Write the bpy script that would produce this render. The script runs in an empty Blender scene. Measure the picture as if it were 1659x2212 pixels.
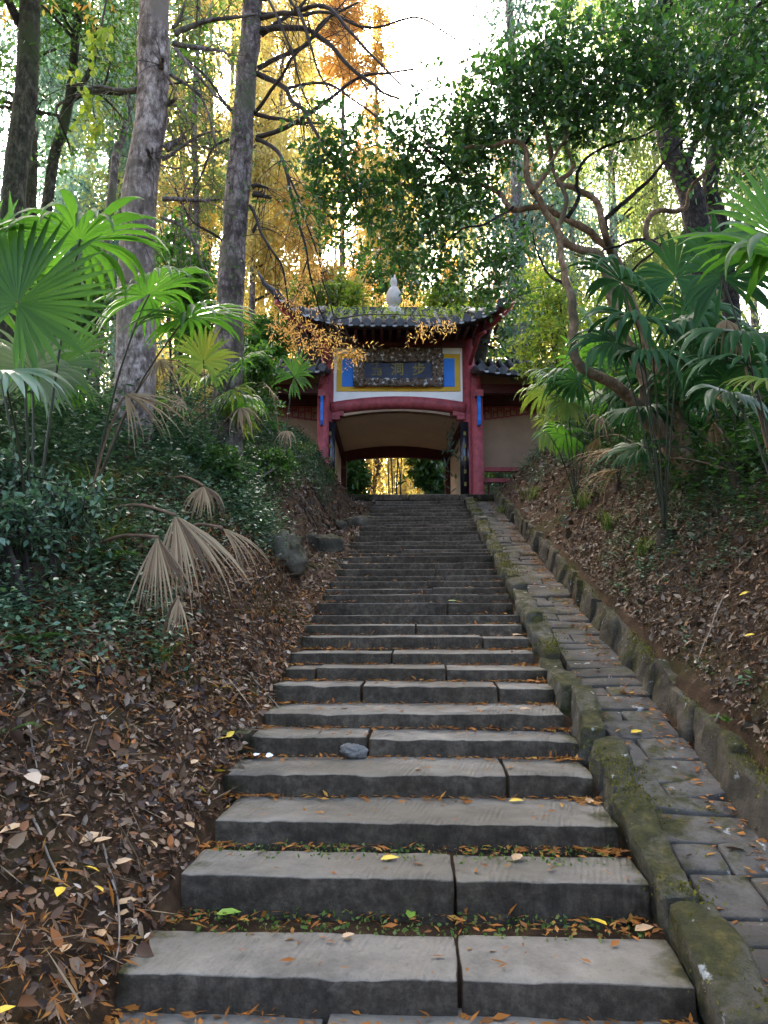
import bpy, math
import numpy as np
from mathutils import Vector

# ------------------------------------------------------------------ camera, light, exposure
sc = bpy.context.scene
EYE = np.array([0.0, 0.0, 1.6]); PITCH = math.radians(6.9); FPX = 1660.5
cam_d = bpy.data.cameras.new('camera'); cam = bpy.data.objects.new('camera', cam_d)
sc.collection.objects.link(cam); sc.camera = cam
cam.location = EYE; cam.rotation_euler = (math.pi / 2 + PITCH, 0, 0)
cam_d.sensor_fit = 'VERTICAL'; cam_d.sensor_height = 36.0; cam_d.lens = 36.0 * FPX / 2212.0
cam_d.clip_start = 0.05; cam_d.clip_end = 1500
SUN_EL, SUN_AZ = math.radians(33), math.radians(-19)
w = bpy.data.worlds.new('World'); sc.world = w; w.use_nodes = True
wn = w.node_tree; sky = wn.nodes.new('ShaderNodeTexSky'); sky.sky_type = 'NISHITA'
sky.sun_disc = False; sky.sun_elevation = SUN_EL; sky.sun_rotation = SUN_AZ
sky.air_density = .5; sky.dust_density = 6.0; sky.ozone_density = .2
wn.links.new(sky.outputs[0], wn.nodes['Background'].inputs[0]); wn.nodes['Background'].inputs[1].default_value = 0.15
sl = bpy.data.lights.new('sun', 'SUN'); sl.energy = 3.6; sl.angle = math.radians(0.6); sl.color = (1.0, 0.93, 0.80)
so = bpy.data.objects.new('sun', sl); sc.collection.objects.link(so)
sdir = Vector((math.sin(SUN_AZ) * math.cos(SUN_EL), math.cos(SUN_AZ) * math.cos(SUN_EL), math.sin(SUN_EL)))
so.rotation_euler = sdir.to_track_quat('Z', 'Y').to_euler(); so.location = sdir * 60
vs = sc.view_settings; vs.view_transform = 'Standard'; vs.look = 'None'; vs.gamma = 1.0; vs.exposure = 3.9
sc.cycles.max_bounces = 7; sc.cycles.diffuse_bounces = 4; sc.cycles.transmission_bounces = 4
sc.cycles.glossy_bounces = 2; sc.cycles.use_denoising = True; sc.cycles.sample_clamp_indirect = 6

# ------------------------------------------------------------------ helpers
COL = sc.collection
CP, SP = math.cos(PITCH), math.sin(PITCH)
def W(px, py, Y):
    """pixel of the 1659x2212 view -> world point at forward distance Y"""
    a = (px - 829.5) / FPX; b = (1106 - py) / FPX
    d = np.array([a, CP - b * SP, SP + b * CP])
    return EYE + d * (Y / d[1])
def rng(s): return np.random.default_rng(s)
def nrm(v):
    v = np.asarray(v, float); return v / np.maximum(np.linalg.norm(v, axis=-1, keepdims=True), 1e-9)
def _h(i, j, k, s):
    n = (i * 374761393 + j * 668265263 + k * 2147483647 + s * 974711) & 0xffffffff
    n = ((n ^ (n >> 13)) * 1274126177) & 0xffffffff
    return ((n ^ (n >> 16)) & 0xffff) / 65535.0
def vnoise(p, f, s=0):
    p = np.atleast_2d(np.asarray(p, float)) * f + 1000.0
    i = np.floor(p).astype(np.int64); t = p - i; t = t * t * (3 - 2 * t)
    r = 0
    for dx in (0, 1):
        for dy in (0, 1):
            for dz in (0, 1):
                wt = (t[:, 0] if dx else 1 - t[:, 0]) * (t[:, 1] if dy else 1 - t[:, 1]) * (t[:, 2] if dz else 1 - t[:, 2])
                r = r + wt * _h(i[:, 0] + dx, i[:, 1] + dy, i[:, 2] + dz, s)
    return r * 2 - 1

def fastmesh(name, V, F, smooth=False):
    """V (n,3), F (m,k) uniform polygons"""
    V = np.ascontiguousarray(V, np.float32); F = np.ascontiguousarray(F, np.int32)
    me = bpy.data.meshes.new(name); m, k = F.shape
    me.vertices.add(len(V)); me.vertices.foreach_set('co', V.ravel())
    me.loops.add(m * k); me.loops.foreach_set('vertex_index', F.ravel())
    me.polygons.add(m); me.polygons.foreach_set('loop_start', np.arange(0, m * k, k, dtype=np.int32))
    if smooth: me.polygons.foreach_set('use_smooth', np.ones(m, bool))
    me.update(calc_edges=True)
    return me
class MB:
    def __init__(s): s.v = []; s.f = []; s.n = 0
    def add(s, V, F):
        V = np.asarray(V, float); s.v.append(V)
        s.f += [tuple(int(i) + s.n for i in f) for f in F]; s.n += len(V); return s
    def box(s, x0, x1, y0, y1, z0, z1):
        V = [(x, y, z) for z in (z0, z1) for y in (y0, y1) for x in (x0, x1)]
        return s.add(V, [(0, 2, 3, 1), (4, 5, 7, 6), (0, 1, 5, 4), (2, 6, 7, 3), (0, 4, 6, 2), (1, 3, 7, 5)])
    def tube(s, P, R, n=8, bump=0, seed=0, cap=True):
        P = np.asarray(P, float); R = np.broadcast_to(np.asarray(R, float), (len(P),))
        T = np.gradient(P, axis=0) if len(P) > 2 else np.repeat((P[1] - P[0])[None], len(P), 0)
        T = nrm(T); ref = np.array([0, 0, 1.0]) if abs(T[0, 2]) < .9 else np.array([1.0, 0, 0])
        U = nrm(np.cross(T[0], ref)); rows = []
        a = np.arange(n) * 2 * math.pi / n
        for i in range(len(P)):
            U = nrm(U - T[i] * np.dot(U, T[i])); B = np.cross(T[i], U)
            rows.append(P[i] + R[i] * (np.cos(a)[:, None] * U + np.sin(a)[:, None] * B))
        V = np.concatenate(rows)
        if bump:
            C = np.repeat(P, n, 0); D = V - C
            V = C + D * (1 + bump * vnoise(V * [1, 1, .35], 9, seed) + bump * 1.3 * vnoise(V, 2.2, seed + 5))[:, None]
        F = [(i * n + j, i * n + (j + 1) % n, (i + 1) * n + (j + 1) % n, (i + 1) * n + j) for i in range(len(P) - 1) for j in range(n)]
        if cap: F += [tuple(range(n - 1, -1, -1)), tuple((len(P) - 1) * n + j for j in range(n))]
        return s.add(V, F)
    def lathe(s, c, prof, n=16):
        a = np.arange(n) * 2 * math.pi / n
        V = np.concatenate([np.stack([c[0] + r * np.cos(a), c[1] + r * np.sin(a), np.full(n, c[2] + z)], 1) for r, z in prof])
        F = [(i * n + j, i * n + (j + 1) % n, (i + 1) * n + (j + 1) % n, (i + 1) * n + j) for i in range(len(prof) - 1) for j in range(n)]
        F += [tuple(range(n - 1, -1, -1)), tuple((len(prof) - 1) * n + j for j in range(n))]
        return s.add(V, F)
    def mesh(s, name, org=(0, 0, 0), smooth=False):
        me = bpy.data.meshes.new(name); V = np.concatenate(s.v) - np.asarray(org, float)
        me.from_pydata(V.tolist(), [], s.f)
        if smooth: me.polygons.foreach_set('use_smooth', np.ones(len(me.polygons), bool))
        me.update(); return me
ORG = {}
def link(name, me, mat, parent=None):
    o = bpy.data.objects.new(name, me); COL.objects.link(o)
    if mat is not None and not me.materials: me.materials.append(mat)
    if parent is not None: o.parent = parent
    return o
def thing(name, label, cat, loc=(0, 0, 0), group=None):
    o = bpy.data.objects.new(name, None); COL.objects.link(o); o.location = loc; o.empty_display_size = .1
    o['label'] = label; o['category'] = cat
    if group: o['group'] = group
    ORG[o.name] = np.asarray(loc, float); return o
def org(o):
    while o.parent is not None: o = o.parent
    return ORG.get(o.name, np.zeros(3))
def part(name, mb, mat, parent, smooth=False):
    if isinstance(mb, MB): me = mb.mesh(name, org(parent), smooth)
    else: me = fastmesh(name, mb[0] - org(parent), mb[1], smooth)
    return link(name, me, mat, parent)
def single(name, mb, mat, label, cat, group=None, loc=None, smooth=False):
    loc = np.zeros(3) if loc is None else np.asarray(loc, float)
    me = mb.mesh(name, loc, smooth) if isinstance(mb, MB) else fastmesh(name, mb[0] - loc, mb[1], smooth)
    o = link(name, me, mat); o.location = loc; o['label'] = label; o['category'] = cat
    if group: o['group'] = group
    return o
def kindof(o, k, label=None):
    o['kind'] = k
    if label: o['label'] = label
    return o

# leaf templates: (along, across, up) and polygons
RH = (np.array([(0, 0, 0), (.42, .5, .12), (1, 0, -.08), (.42, -.5, .12)]), np.array([(0, 2, 1), (0, 3, 2)]))
OV = (np.array([(0, 0, 0), (.25, .42, .1), (.62, .4, .08), (1, 0, -.12), (.62, -.4, .08), (.25, -.42, .1)]), np.array([(0, 3, 2, 1), (0, 5, 4, 3)]))
QD = (np.array([(0, .12, 0), (.5, .5, .0), (1, 0, -.1), (.5, -.5, .0)]), np.array([(0, 3, 2, 1)]))
def leafcloud(P, D, Nn, L, Wd, tpl=RH):
    P = np.asarray(P, float); D = nrm(D); S = nrm(np.cross(Nn, D)); U = np.cross(D, S)
    L = np.broadcast_to(np.asarray(L, float), (len(P),)); Wd = np.broadcast_to(np.asarray(Wd, float), (len(P),))
    T, F = tpl; k = len(T)
    V = (P[:, None] + D[:, None] * (T[None, :, 0:1] * L[:, None, None]) + S[:, None] * (T[None, :, 1:2] * Wd[:, None, None])
         + U[:, None] * (T[None, :, 2:3] * Wd[:, None, None])).reshape(-1, 3)
    FF = (np.arange(len(P))[:, None, None] * k + F[None]).reshape(-1, F.shape[1])
    return V, FF
def join(*cs):
    V = []; F = []; n = 0
    for v, f in cs: V.append(v); F.append(f + n); n += len(v)
    return np.concatenate(V), np.concatenate(F)
def rdir(r, n): return nrm(r.normal(size=(n, 3)))

# ------------------------------------------------------------------ materials
def nodes(name):
    m = bpy.data.materials.new(name); m.use_nodes = True; nt = m.node_tree
    return m, nt, nt.nodes['Principled BSDF']
def nd(nt, t, **kw):
    n = nt.nodes.new(t)
    for k, v in kw.items():
        if k.startswith('i_'):
            key = k[2:]; n.inputs[int(key) if key.isdigit() else key.replace('_', ' ')].default_value = v
        else: setattr(n, k, v)
    return n
def ramp(nt, src, stops, interp='LINEAR'):
    r = nt.nodes.new('ShaderNodeValToRGB'); r.color_ramp.interpolation = interp; e = r.color_ramp.elements
    while len(e) < len(stops): e.new(.5)
    for x, (p, c) in zip(e, stops): x.position = p; x.color = (*c, 1) if len(c) == 3 else c
    nt.links.new(src, r.inputs[0]); return r.outputs[0]
def noise(nt, scale, detail=5, vec=None, rough=.6):
    n = nd(nt, 'ShaderNodeTexNoise', i_Scale=scale, i_Detail=detail, i_Roughness=rough)
    if vec is not None: nt.links.new(vec, n.inputs['Vector'])
    return n.outputs['Fac']
def objco(nt): return nt.nodes.new('ShaderNodeTexCoord').outputs['Object']
def bump(nt, h, b, strength=.4, dist=.02, prev=None):
    n = nd(nt, 'ShaderNodeBump', i_Strength=strength, i_Distance=dist); nt.links.new(h, n.inputs['Height'])
    if prev is not None: nt.links.new(prev, n.inputs['Normal'])
    nt.links.new(n.outputs[0], b.inputs['Normal']); return n.outputs[0]
def mixc(nt, f, a, b):
    n = nt.nodes.new('ShaderNodeMix'); n.data_type = 'RGBA'
    for s, i in ((f, 0), (a, 6), (b, 7)):
        if isinstance(s, (int, float)): n.inputs[i].default_value = s
        elif isinstance(s, tuple): n.inputs[i].default_value = (*s, 1)
        else: nt.links.new(s, n.inputs[i])
    return n.outputs[2]
def mth(nt, op, a, b=None, clamp=False):
    n = nt.nodes.new('ShaderNodeMath'); n.operation = op; n.use_clamp = clamp
    for s, i in ((a, 0), (b, 1)):
        if s is None: continue
        if isinstance(s, (int, float)): n.inputs[i].default_value = s
        else: nt.links.new(s, n.inputs[i])
    return n.outputs[0]

def leafmat(name, cols, trans=.45, rough=.45, spec=.3, tcol=1.35, tb=.8):
    m, nt, b = nodes(name)
    g = nt.nodes.new('ShaderNodeNewGeometry')
    c = ramp(nt, g.outputs['Random Per Island'], [(i / max(1, len(cols) - 1), x) for i, x in enumerate(cols)])
    nt.links.new(c, b.inputs['Base Color']); b.inputs['Roughness'].default_value = rough
    b.inputs['Specular IOR Level'].default_value = spec
    if trans:
        t = nt.nodes.new('ShaderNodeBsdfTranslucent'); gm = nd(nt, 'ShaderNodeMix', data_type='RGBA', blend_type='MULTIPLY')
        gm.inputs[0].default_value = 1; nt.links.new(c, gm.inputs[6]); gm.inputs[7].default_value = (tcol, tcol, tcol * tb, 1)
        nt.links.new(gm.outputs[2], t.inputs[0])
        mx = nt.nodes.new('ShaderNodeMixShader'); mx.inputs[0].default_value = trans
        nt.links.new(b.outputs[0], mx.inputs[1]); nt.links.new(t.outputs[0], mx.inputs[2])
        nt.links.new(mx.outputs[0], nt.nodes['Material Output'].inputs[0])
    return m
def plain(name, col, rough=.6, var=.25, scale=5, bmp=.15, spec=.4):
    m, nt, b = nodes(name); oc = objco(nt); f = noise(nt, scale, 6, oc)
    lo = tuple(max(0, c * (1 - var)) for c in col); hi = tuple(min(1, c * (1 + var)) for c in col)
    nt.links.new(ramp(nt, f, [(.3, lo), (.7, hi)]), b.inputs['Base Color']); b.inputs['Roughness'].default_value = rough
    b.inputs['Specular IOR Level'].default_value = spec
    if bmp: bump(nt, noise(nt, scale * 9, 4, oc), b, bmp, .01)
    return m
def barkmat(name, cols, scale=3.0, lichen=None, bs=1.0):
    m, nt, b = nodes(name); oc = objco(nt)
    mp = nd(nt, 'ShaderNodeMapping'); mp.inputs['Scale'].default_value = (1, 1, .45); nt.links.new(oc, mp.inputs[0])
    f = noise(nt, scale * 5, 9, mp.outputs[0], .75); c = ramp(nt, f, [(.38, cols[0]), (.5, cols[1]), (.6, cols[2])])
    pt = ramp(nt, noise(nt, scale * 1.3, 7, oc, .7), [(.42, (1, 1, 1)), (.52, (0, 0, 0))]); c = mixc(nt, mth(nt, 'MULTIPLY', pt, .75), c, tuple(x * .9 for x in cols[0]))
    if lichen: c = mixc(nt, ramp(nt, noise(nt, 1.6, 6, oc), [(.5, (0, 0, 0)), (.62, (1, 1, 1))]), c, lichen)
    nt.links.new(c, b.inputs['Base Color']); b.inputs['Roughness'].default_value = .9
    b.inputs['Specular IOR Level'].default_value = .15
    pv = bump(nt, noise(nt, scale * 9, 6, mp.outputs[0], .75), b, bs, .04)
    vo = nd(nt, 'ShaderNodeTexVoronoi', i_Scale=scale * 6); nt.links.new(mp.outputs[0], vo.inputs['Vector']); bump(nt, vo.outputs['Distance'], b, bs * .7, .03, pv); return m

# stair frame: s along the flight, u across it
T2 = nrm(np.array([.0515, 1.0])); R2 = np.array([T2[1], -T2[0]]); C0 = np.array([.063, 2.98])
SLOPE, Z0 = .2553, .255
ROT = -math.atan2(T2[0], T2[1])
def pos(s, u, z): return np.array([*(C0 + s * T2 + u * R2), z])
stair = thing('stone_staircase', 'long flight of worn grey sandstone steps climbing to the red gate', 'staircase', (C0[0], C0[1], 0))
stair.rotation_euler = (0, 0, ROT)

def stonemat(name, lo, hi, moss_edge_riser_shade=False, moss_all=0.0, groove=0.0, gang=0.0):
    m, nt, b = nodes(name); oc = objco(nt)
    tcs = nt.nodes.new('ShaderNodeTexCoord'); tcs.object = stair; sco = tcs.outputs['Object']
    c = ramp(nt, noise(nt, 2.3, 8, sco, .65), [(.34, tuple(x * .8 for x in lo)), (.5, tuple((x + y) / 2 for x, y in zip(lo, hi))), (.68, tuple(x * 1.08 for x in hi))])
    sp = noise(nt, 60, 3, sco); c = mixc(nt, mth(nt, 'MULTIPLY', ramp(nt, sp, [(.55, (0, 0, 0)), (.75, (1, 1, 1))]), .35), c, tuple(x * .45 for x in lo))
    st = noise(nt, 1.1, 4, sco); c = mixc(nt, mth(nt, 'MULTIPLY', ramp(nt, st, [(.42, (0, 0, 0)), (.62, (1, 1, 1))]), .7), c, tuple(x * y for x, y in zip(lo, (.75, .72, .62))))
    mossc = ramp(nt, noise(nt, 14, 5, sco), [(.3, (.022, .024, .008)), (.55, (.052, .048, .013)), (.75, (.13, .105, .03))])
    if moss_edge_riser_shade:
        sep = nt.nodes.new('ShaderNodeSeparateXYZ'); nt.links.new(sco, sep.inputs[0])
        au = mth(nt, 'ABSOLUTE', sep.outputs[0]); e = mth(nt, 'MULTIPLY', mth(nt, 'SUBTRACT', au, .72), 2.2, True)
        f = mth(nt, 'ADD', e, mth(nt, 'MULTIPLY', mth(nt, 'SUBTRACT', noise(nt, 5, 6, sco), .5), 1.6))
        c = mixc(nt, ramp(nt, f, [(.55, (0, 0, 0)), (.9, (1, 1, 1))]), c, mossc)
    if moss_edge_riser_shade:      # shade painted into the risers by facing, over some foot wear and grime
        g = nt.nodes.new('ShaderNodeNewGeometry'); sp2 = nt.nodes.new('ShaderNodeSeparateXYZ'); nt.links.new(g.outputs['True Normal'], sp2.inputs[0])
        face_up = mth(nt, 'ADD', sp2.outputs[2], mth(nt, 'MULTIPLY', mth(nt, 'SUBTRACT', noise(nt, 7, 5, sco), .5), .5))
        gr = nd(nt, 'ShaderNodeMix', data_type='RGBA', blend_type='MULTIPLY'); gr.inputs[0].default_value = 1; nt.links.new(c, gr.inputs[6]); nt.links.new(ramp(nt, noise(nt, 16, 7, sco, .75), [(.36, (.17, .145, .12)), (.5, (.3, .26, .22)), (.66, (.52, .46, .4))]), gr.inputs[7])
        c = mixc(nt, ramp(nt, face_up, [(.35, (0, 0, 0)), (.75, (1, 1, 1))]), gr.outputs[2], c)
    if moss_all:
        g = nt.nodes.new('ShaderNodeNewGeometry'); sep = nt.nodes.new('ShaderNodeSeparateXYZ'); nt.links.new(g.outputs['Normal'], sep.inputs[0])
        f = mth(nt, 'ADD', noise(nt, 3.2, 7, sco, .7), mth(nt, 'MULTIPLY', sep.outputs[2], .12))
        c = mixc(nt, ramp(nt, f, [(.62 - moss_all * .25, (0, 0, 0)), (.72 - moss_all * .2, (1, 1, 1))]), c, mossc)
        c = mixc(nt, ramp(nt, noise(nt, 11, 4, sco), [(.66, (0, 0, 0)), (.72, (1, 1, 1))]), c, (.42, .42, .38))
    nt.links.new(c, b.inputs['Base Color']); b.inputs['Roughness'].default_value = .85; b.inputs['Specular IOR Level'].default_value = .25
    pv = bump(nt, noise(nt, 22, 8, sco, .75), b, 1.0 if moss_all > .01 else .8, .03 if moss_all > .01 else .025)
    if groove:
        mp = nd(nt, 'ShaderNodeMapping'); mp.inputs['Rotation'].default_value = (0, 0, gang); nt.links.new(sco, mp.inputs[0])
        wv = nd(nt, 'ShaderNodeTexWave', i_Scale=11.0, i_Distortion=2.2, i_Detail=3.0, i_Detail_Scale=2.5); nt.links.new(mp.outputs[0], wv.inputs[0])
        msk = ramp(nt, noise(nt, 4.2, 5, sco, .7), [(.46, (0, 0, 0)), (.6, (1, 1, 1))])
        bump(nt, mth(nt, 'MULTIPLY', wv.outputs['Fac'], msk), b, groove, .012, pv)
    return m

M = {}
M['slab'] = stonemat('step_stone', (.15, .132, .104), (.3, .27, .22), moss_edge_riser_shade=True)
M['slab_tooled'] = stonemat('step_stone_tooled', (.16, .141, .111), (.31, .28, .23), moss_edge_riser_shade=True, groove=.6, gang=.22)
M['kerb'] = stonemat('mossy_kerb_stone', (.085, .075, .052), (.2, .18, .14), moss_all=.5)
M['flag'] = stonemat('channel_flagstone', (.06, .053, .043), (.155, .138, .113), moss_all=.0001)
M['wallstone'] = stonemat('retaining_stone', (.05, .04, .027), (.14, .115, .08), moss_all=.42)
M['boulder'] = stonemat('boulder_stone', (.04, .035, .025), (.11, .095, .07), moss_all=.3)
M['palerock'] = stonemat('pale_rock', (.15, .14, .125), (.36, .34, .31))

def soilmat():
    m, nt, b = nodes('soil'); oc = objco(nt)
    c = ramp(nt, noise(nt, 7, 8, oc, .75), [(.25, (.018, .011, .006)), (.5, (.055, .033, .018)), (.75, (.12, .072, .035))])
    c = mixc(nt, ramp(nt, noise(nt, 1.1, 5, oc), [(.55, (0, 0, 0)), (.68, (1, 1, 1))]), c, (.045, .042, .012))
    nt.links.new(c, b.inputs['Base Color']); b.inputs['Roughness'].default_value = .95; b.inputs['Specular IOR Level'].default_value = .1
    bump(nt, noise(nt, 30, 8, oc, .75), b, .9, .03); return m
M['soil'] = soilmat()
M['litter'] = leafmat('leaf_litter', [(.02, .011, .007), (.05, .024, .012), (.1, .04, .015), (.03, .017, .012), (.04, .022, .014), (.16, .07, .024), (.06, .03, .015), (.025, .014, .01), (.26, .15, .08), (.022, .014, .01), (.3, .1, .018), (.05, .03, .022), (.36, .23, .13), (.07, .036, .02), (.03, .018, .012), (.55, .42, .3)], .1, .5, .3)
M['litter_dark'] = leafmat('litter_painted_shade', [(.02, .012, .008), (.05, .026, .014), (.035, .02, .013), (.08, .04, .018), (.03, .026, .013), (.065, .036, .02), (.2, .13, .075), (.035, .02, .014), (.03, .03, .014), (.17, .07, .016), (.05, .035, .025), (.36, .27, .18)], .1, .5, .3)  # darker copy of the litter, the bank's shade put into its colours
M['needle'] = leafmat('needle_litter', [(.22, .075, .012), (.36, .13, .018), (.16, .06, .014), (.42, .21, .035)], .2, .7)
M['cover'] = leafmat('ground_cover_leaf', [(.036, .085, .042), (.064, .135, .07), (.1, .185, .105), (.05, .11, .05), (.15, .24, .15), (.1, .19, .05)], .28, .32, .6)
M['cover_dark'] = leafmat('dark_cover_leaf', [(.016, .042, .02), (.028, .07, .03), (.045, .1, .045), (.02, .05, .024), (.07, .14, .06), (.05, .12, .03)], .28, .42, .35)  # darker, duller greens than the other ground cover
M['grass'] = leafmat('grass_blade', [(.04, .09, .015), (.08, .15, .02), (.12, .18, .04), (.2, .2, .06)], .4, .5)
M['camellia'] = leafmat('evergreen_leaf', [(.02, .062, .02), (.03, .088, .025), (.048, .125, .03), (.024, .07, .024), (.075, .17, .035)], .44, .3, .4, 1.35, .5)
M['yellow'] = leafmat('golden_foliage', [(.5, .38, .1), (.56, .45, .14), (.58, .5, .24), (.5, .35, .08), (.38, .4, .12)], .55, .6)
M['orange'] = leafmat('orange_foliage', [(.46, .24, .06), (.52, .31, .09), (.52, .36, .13), (.42, .2, .045)], .55, .6)
M['rust'] = leafmat('rust_foliage', [(.6, .34, .1), (.68, .44, .15), (.52, .26, .07), (.66, .5, .18)], .45, .5)
M['amber'] = leafmat('amber_foliage', [(.45, .27, .055), (.51, .34, .08), (.42, .2, .035), (.51, .4, .14), (.33, .31, .075)], .55, .6)
M['lime'] = leafmat('lime_foliage', [(.11, .19, .02), (.18, .26, .025), (.27, .3, .04), (.08, .15, .015)], .5, .5)
M['willow'] = leafmat('willow_foliage', [(.13, .18, .05), (.2, .24, .07), (.09, .15, .045), (.28, .27, .08)], .46, .55)
M['bluegreen'] = leafmat('haze_tinted_foliage', [(.08, .15, .11), (.12, .21, .16), (.06, .12, .085), (.17, .25, .2)], .45, .6)  # bluish tone puts distance haze into the leaf colour
M['midgreen'] = leafmat('green_foliage', [(.03, .09, .014), (.05, .135, .018), (.085, .19, .025), (.02, .065, .012)], .45, .4)
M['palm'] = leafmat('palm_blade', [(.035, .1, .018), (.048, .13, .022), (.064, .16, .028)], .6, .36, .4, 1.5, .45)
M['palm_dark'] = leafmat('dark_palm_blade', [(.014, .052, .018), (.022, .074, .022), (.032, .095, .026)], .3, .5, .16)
M['palm_yellow'] = leafmat('yellowing_palm_blade', [(.1, .17, .025), (.15, .21, .03), (.08, .15, .02), (.2, .21, .035)], .42, .45)
M['palm_pale'] = leafmat('pale_palm_blade', [(.1, .17, .09), (.15, .22, .13), (.08, .14, .07)], .25, .35, .6)
M['dry'] = leafmat('dry_palm_blade', [(.16, .1, .055), (.27, .18, .1), (.36, .26, .15), (.1, .06, .035), (.22, .14, .07)], .15, .7, .2)
M['petiole'] = plain('petiole', (.03, .032, .014), .6)
M['petiole_dry'] = plain('dry_petiole', (.17, .1, .06), .8)
M['fibre'] = plain('palm_trunk_fibre', (.045, .028, .016), .95, .5, 14, .9)
M['bark'] = barkmat('redwood_bark', [(.05, .037, .032), (.17, .135, .12), (.34, .28, .245)], 3, (.12, .115, .075))
M['bark_pale'] = barkmat('pale_bark', [(.08, .058, .046), (.27, .21, .175), (.5, .41, .35)], 3, (.2, .16, .12))
M['bark_dark'] = barkmat('dark_bark', [(.01, .008, .007), (.03, .024, .018), (.07, .055, .04)], 4)
M['bark_moss'] = barkmat('mossy_bark', [(.02, .02, .012), (.055, .05, .03), (.11, .1, .065)], 3, (.05, .06, .025))
M['bark_tan'] = barkmat('tan_smooth_bark', [(.1, .062, .034), (.19, .125, .072), (.29, .205, .13)], 3, (.08, .065, .04), .6)
M['twig'] = plain('twig', (.035, .026, .02), .85, .4, 8, .3)
M['stick'] = plain('dry_stick', (.2, .16, .12), .85, .4, 12, .3)
M['red'] = plain('red_paint', (.28, .048, .052), .6, .42, 7, .2)
M['darkred'] = plain('dark_red_wood', (.07, .012, .012), .7, .3, 4, .2)
M['white'] = plain('white_plaster', (.86, .83, .78), .8, .08, 2.5, .1)
M['beige'] = plain('beige_plaster', (.66, .49, .345), .85, .08, 2, .08)
M['tan'] = plain('plaster_painted_shade', (.36, .235, .145), .85, .15, 2, .08)  # wing plaster darkened, the wing roof's shade put into its colour
M['yellowp'] = plain('yellow_paint', (.62, .36, .012), .6, .1, 3, .05)
M['bluep'] = plain('blue_paint', (.01, .16, .56), .55, .1, 4, .05)
M['tile'] = plain('grey_roof_tile', (.05, .052, .055), .8, .4, 6, .4)
M['tilelight'] = plain('tile_lime_edge', (.33, .34, .36), .8, .25, 9, .3)
M['darkwood'] = plain('dark_roof_timber', (.028, .014, .011), .85, .4, 5, .3)
M['black'] = plain('black_lacquer', (.012, .012, .015), .25, .3, 6, .05, .6)
M['plaqueblue'] = plain('faded_blue_board', (.022, .028, .055), .6, .5, 4, .1)
M['gold'] = plain('faded_gold', (.16, .12, .02), .6, .4, 10, .1)
M['carve'] = None
def carvemat():
    m, nt, b = nodes('carved_frame'); oc = objco(nt)
    c = ramp(nt, noise(nt, 11, 4, oc, .6), [(.36, (.02, .014, .01)), (.45, (.16, .09, .04)), (.53, (.05, .04, .045)), (.6, (.5, .48, .46))], 'CONSTANT')
    nt.links.new(c, b.inputs['Base Color']); b.inputs['Roughness'].default_value = .7
    bump(nt, noise(nt, 14, 5, oc), b, 1, .05); return m
M['carve'] = carvemat()
M['finial'] = plain('pale_finial_stone', (.36, .33, .28), .8, .25, 4, .2)
M['paper'] = plain('white_scrap', (.8, .8, .78), .7, .05)

# ------------------------------------------------------------------ the steps: measured front edges
EDGE = [3907, 3509, 3288, 3089, 2949, 2852, 2742, 2673, 2608, 2546, 2500, 2459, 2408, 2377, 2351, 2324, 2304, 2276, 2250, 2225,
        2211, 2197, 2180, 2165, 2141, 2125, 2106, 2097, 2086, 2075, 2064, 2051, 2038, 2027, 2015, 2004, 1991]
def s_of(py):
    a = (840 - 829.5) / FPX; b = (1106 - py) / FPX
    d = np.array([a, CP - b * SP, SP + b * CP])
    # intersect with the plane z = Z0 + SLOPE * s
    k = d[:2] @ T2; t = (Z0 - EYE[2] + SLOPE * ((EYE[:2] - C0) @ T2)) / (d[2] - SLOPE * k)
    return ((EYE[:2] + d[:2] * t) - C0) @ T2
SS = [s_of(y / 1.8517) for y in EDGE]
SS = [SS[0] - .52] + SS; SS = np.array(SS); ZS = Z0 + SLOPE * SS     # one more step below the frame
STOP = SS[-1]; ZTOP = ZS[-1]
HW = 1.05

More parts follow.
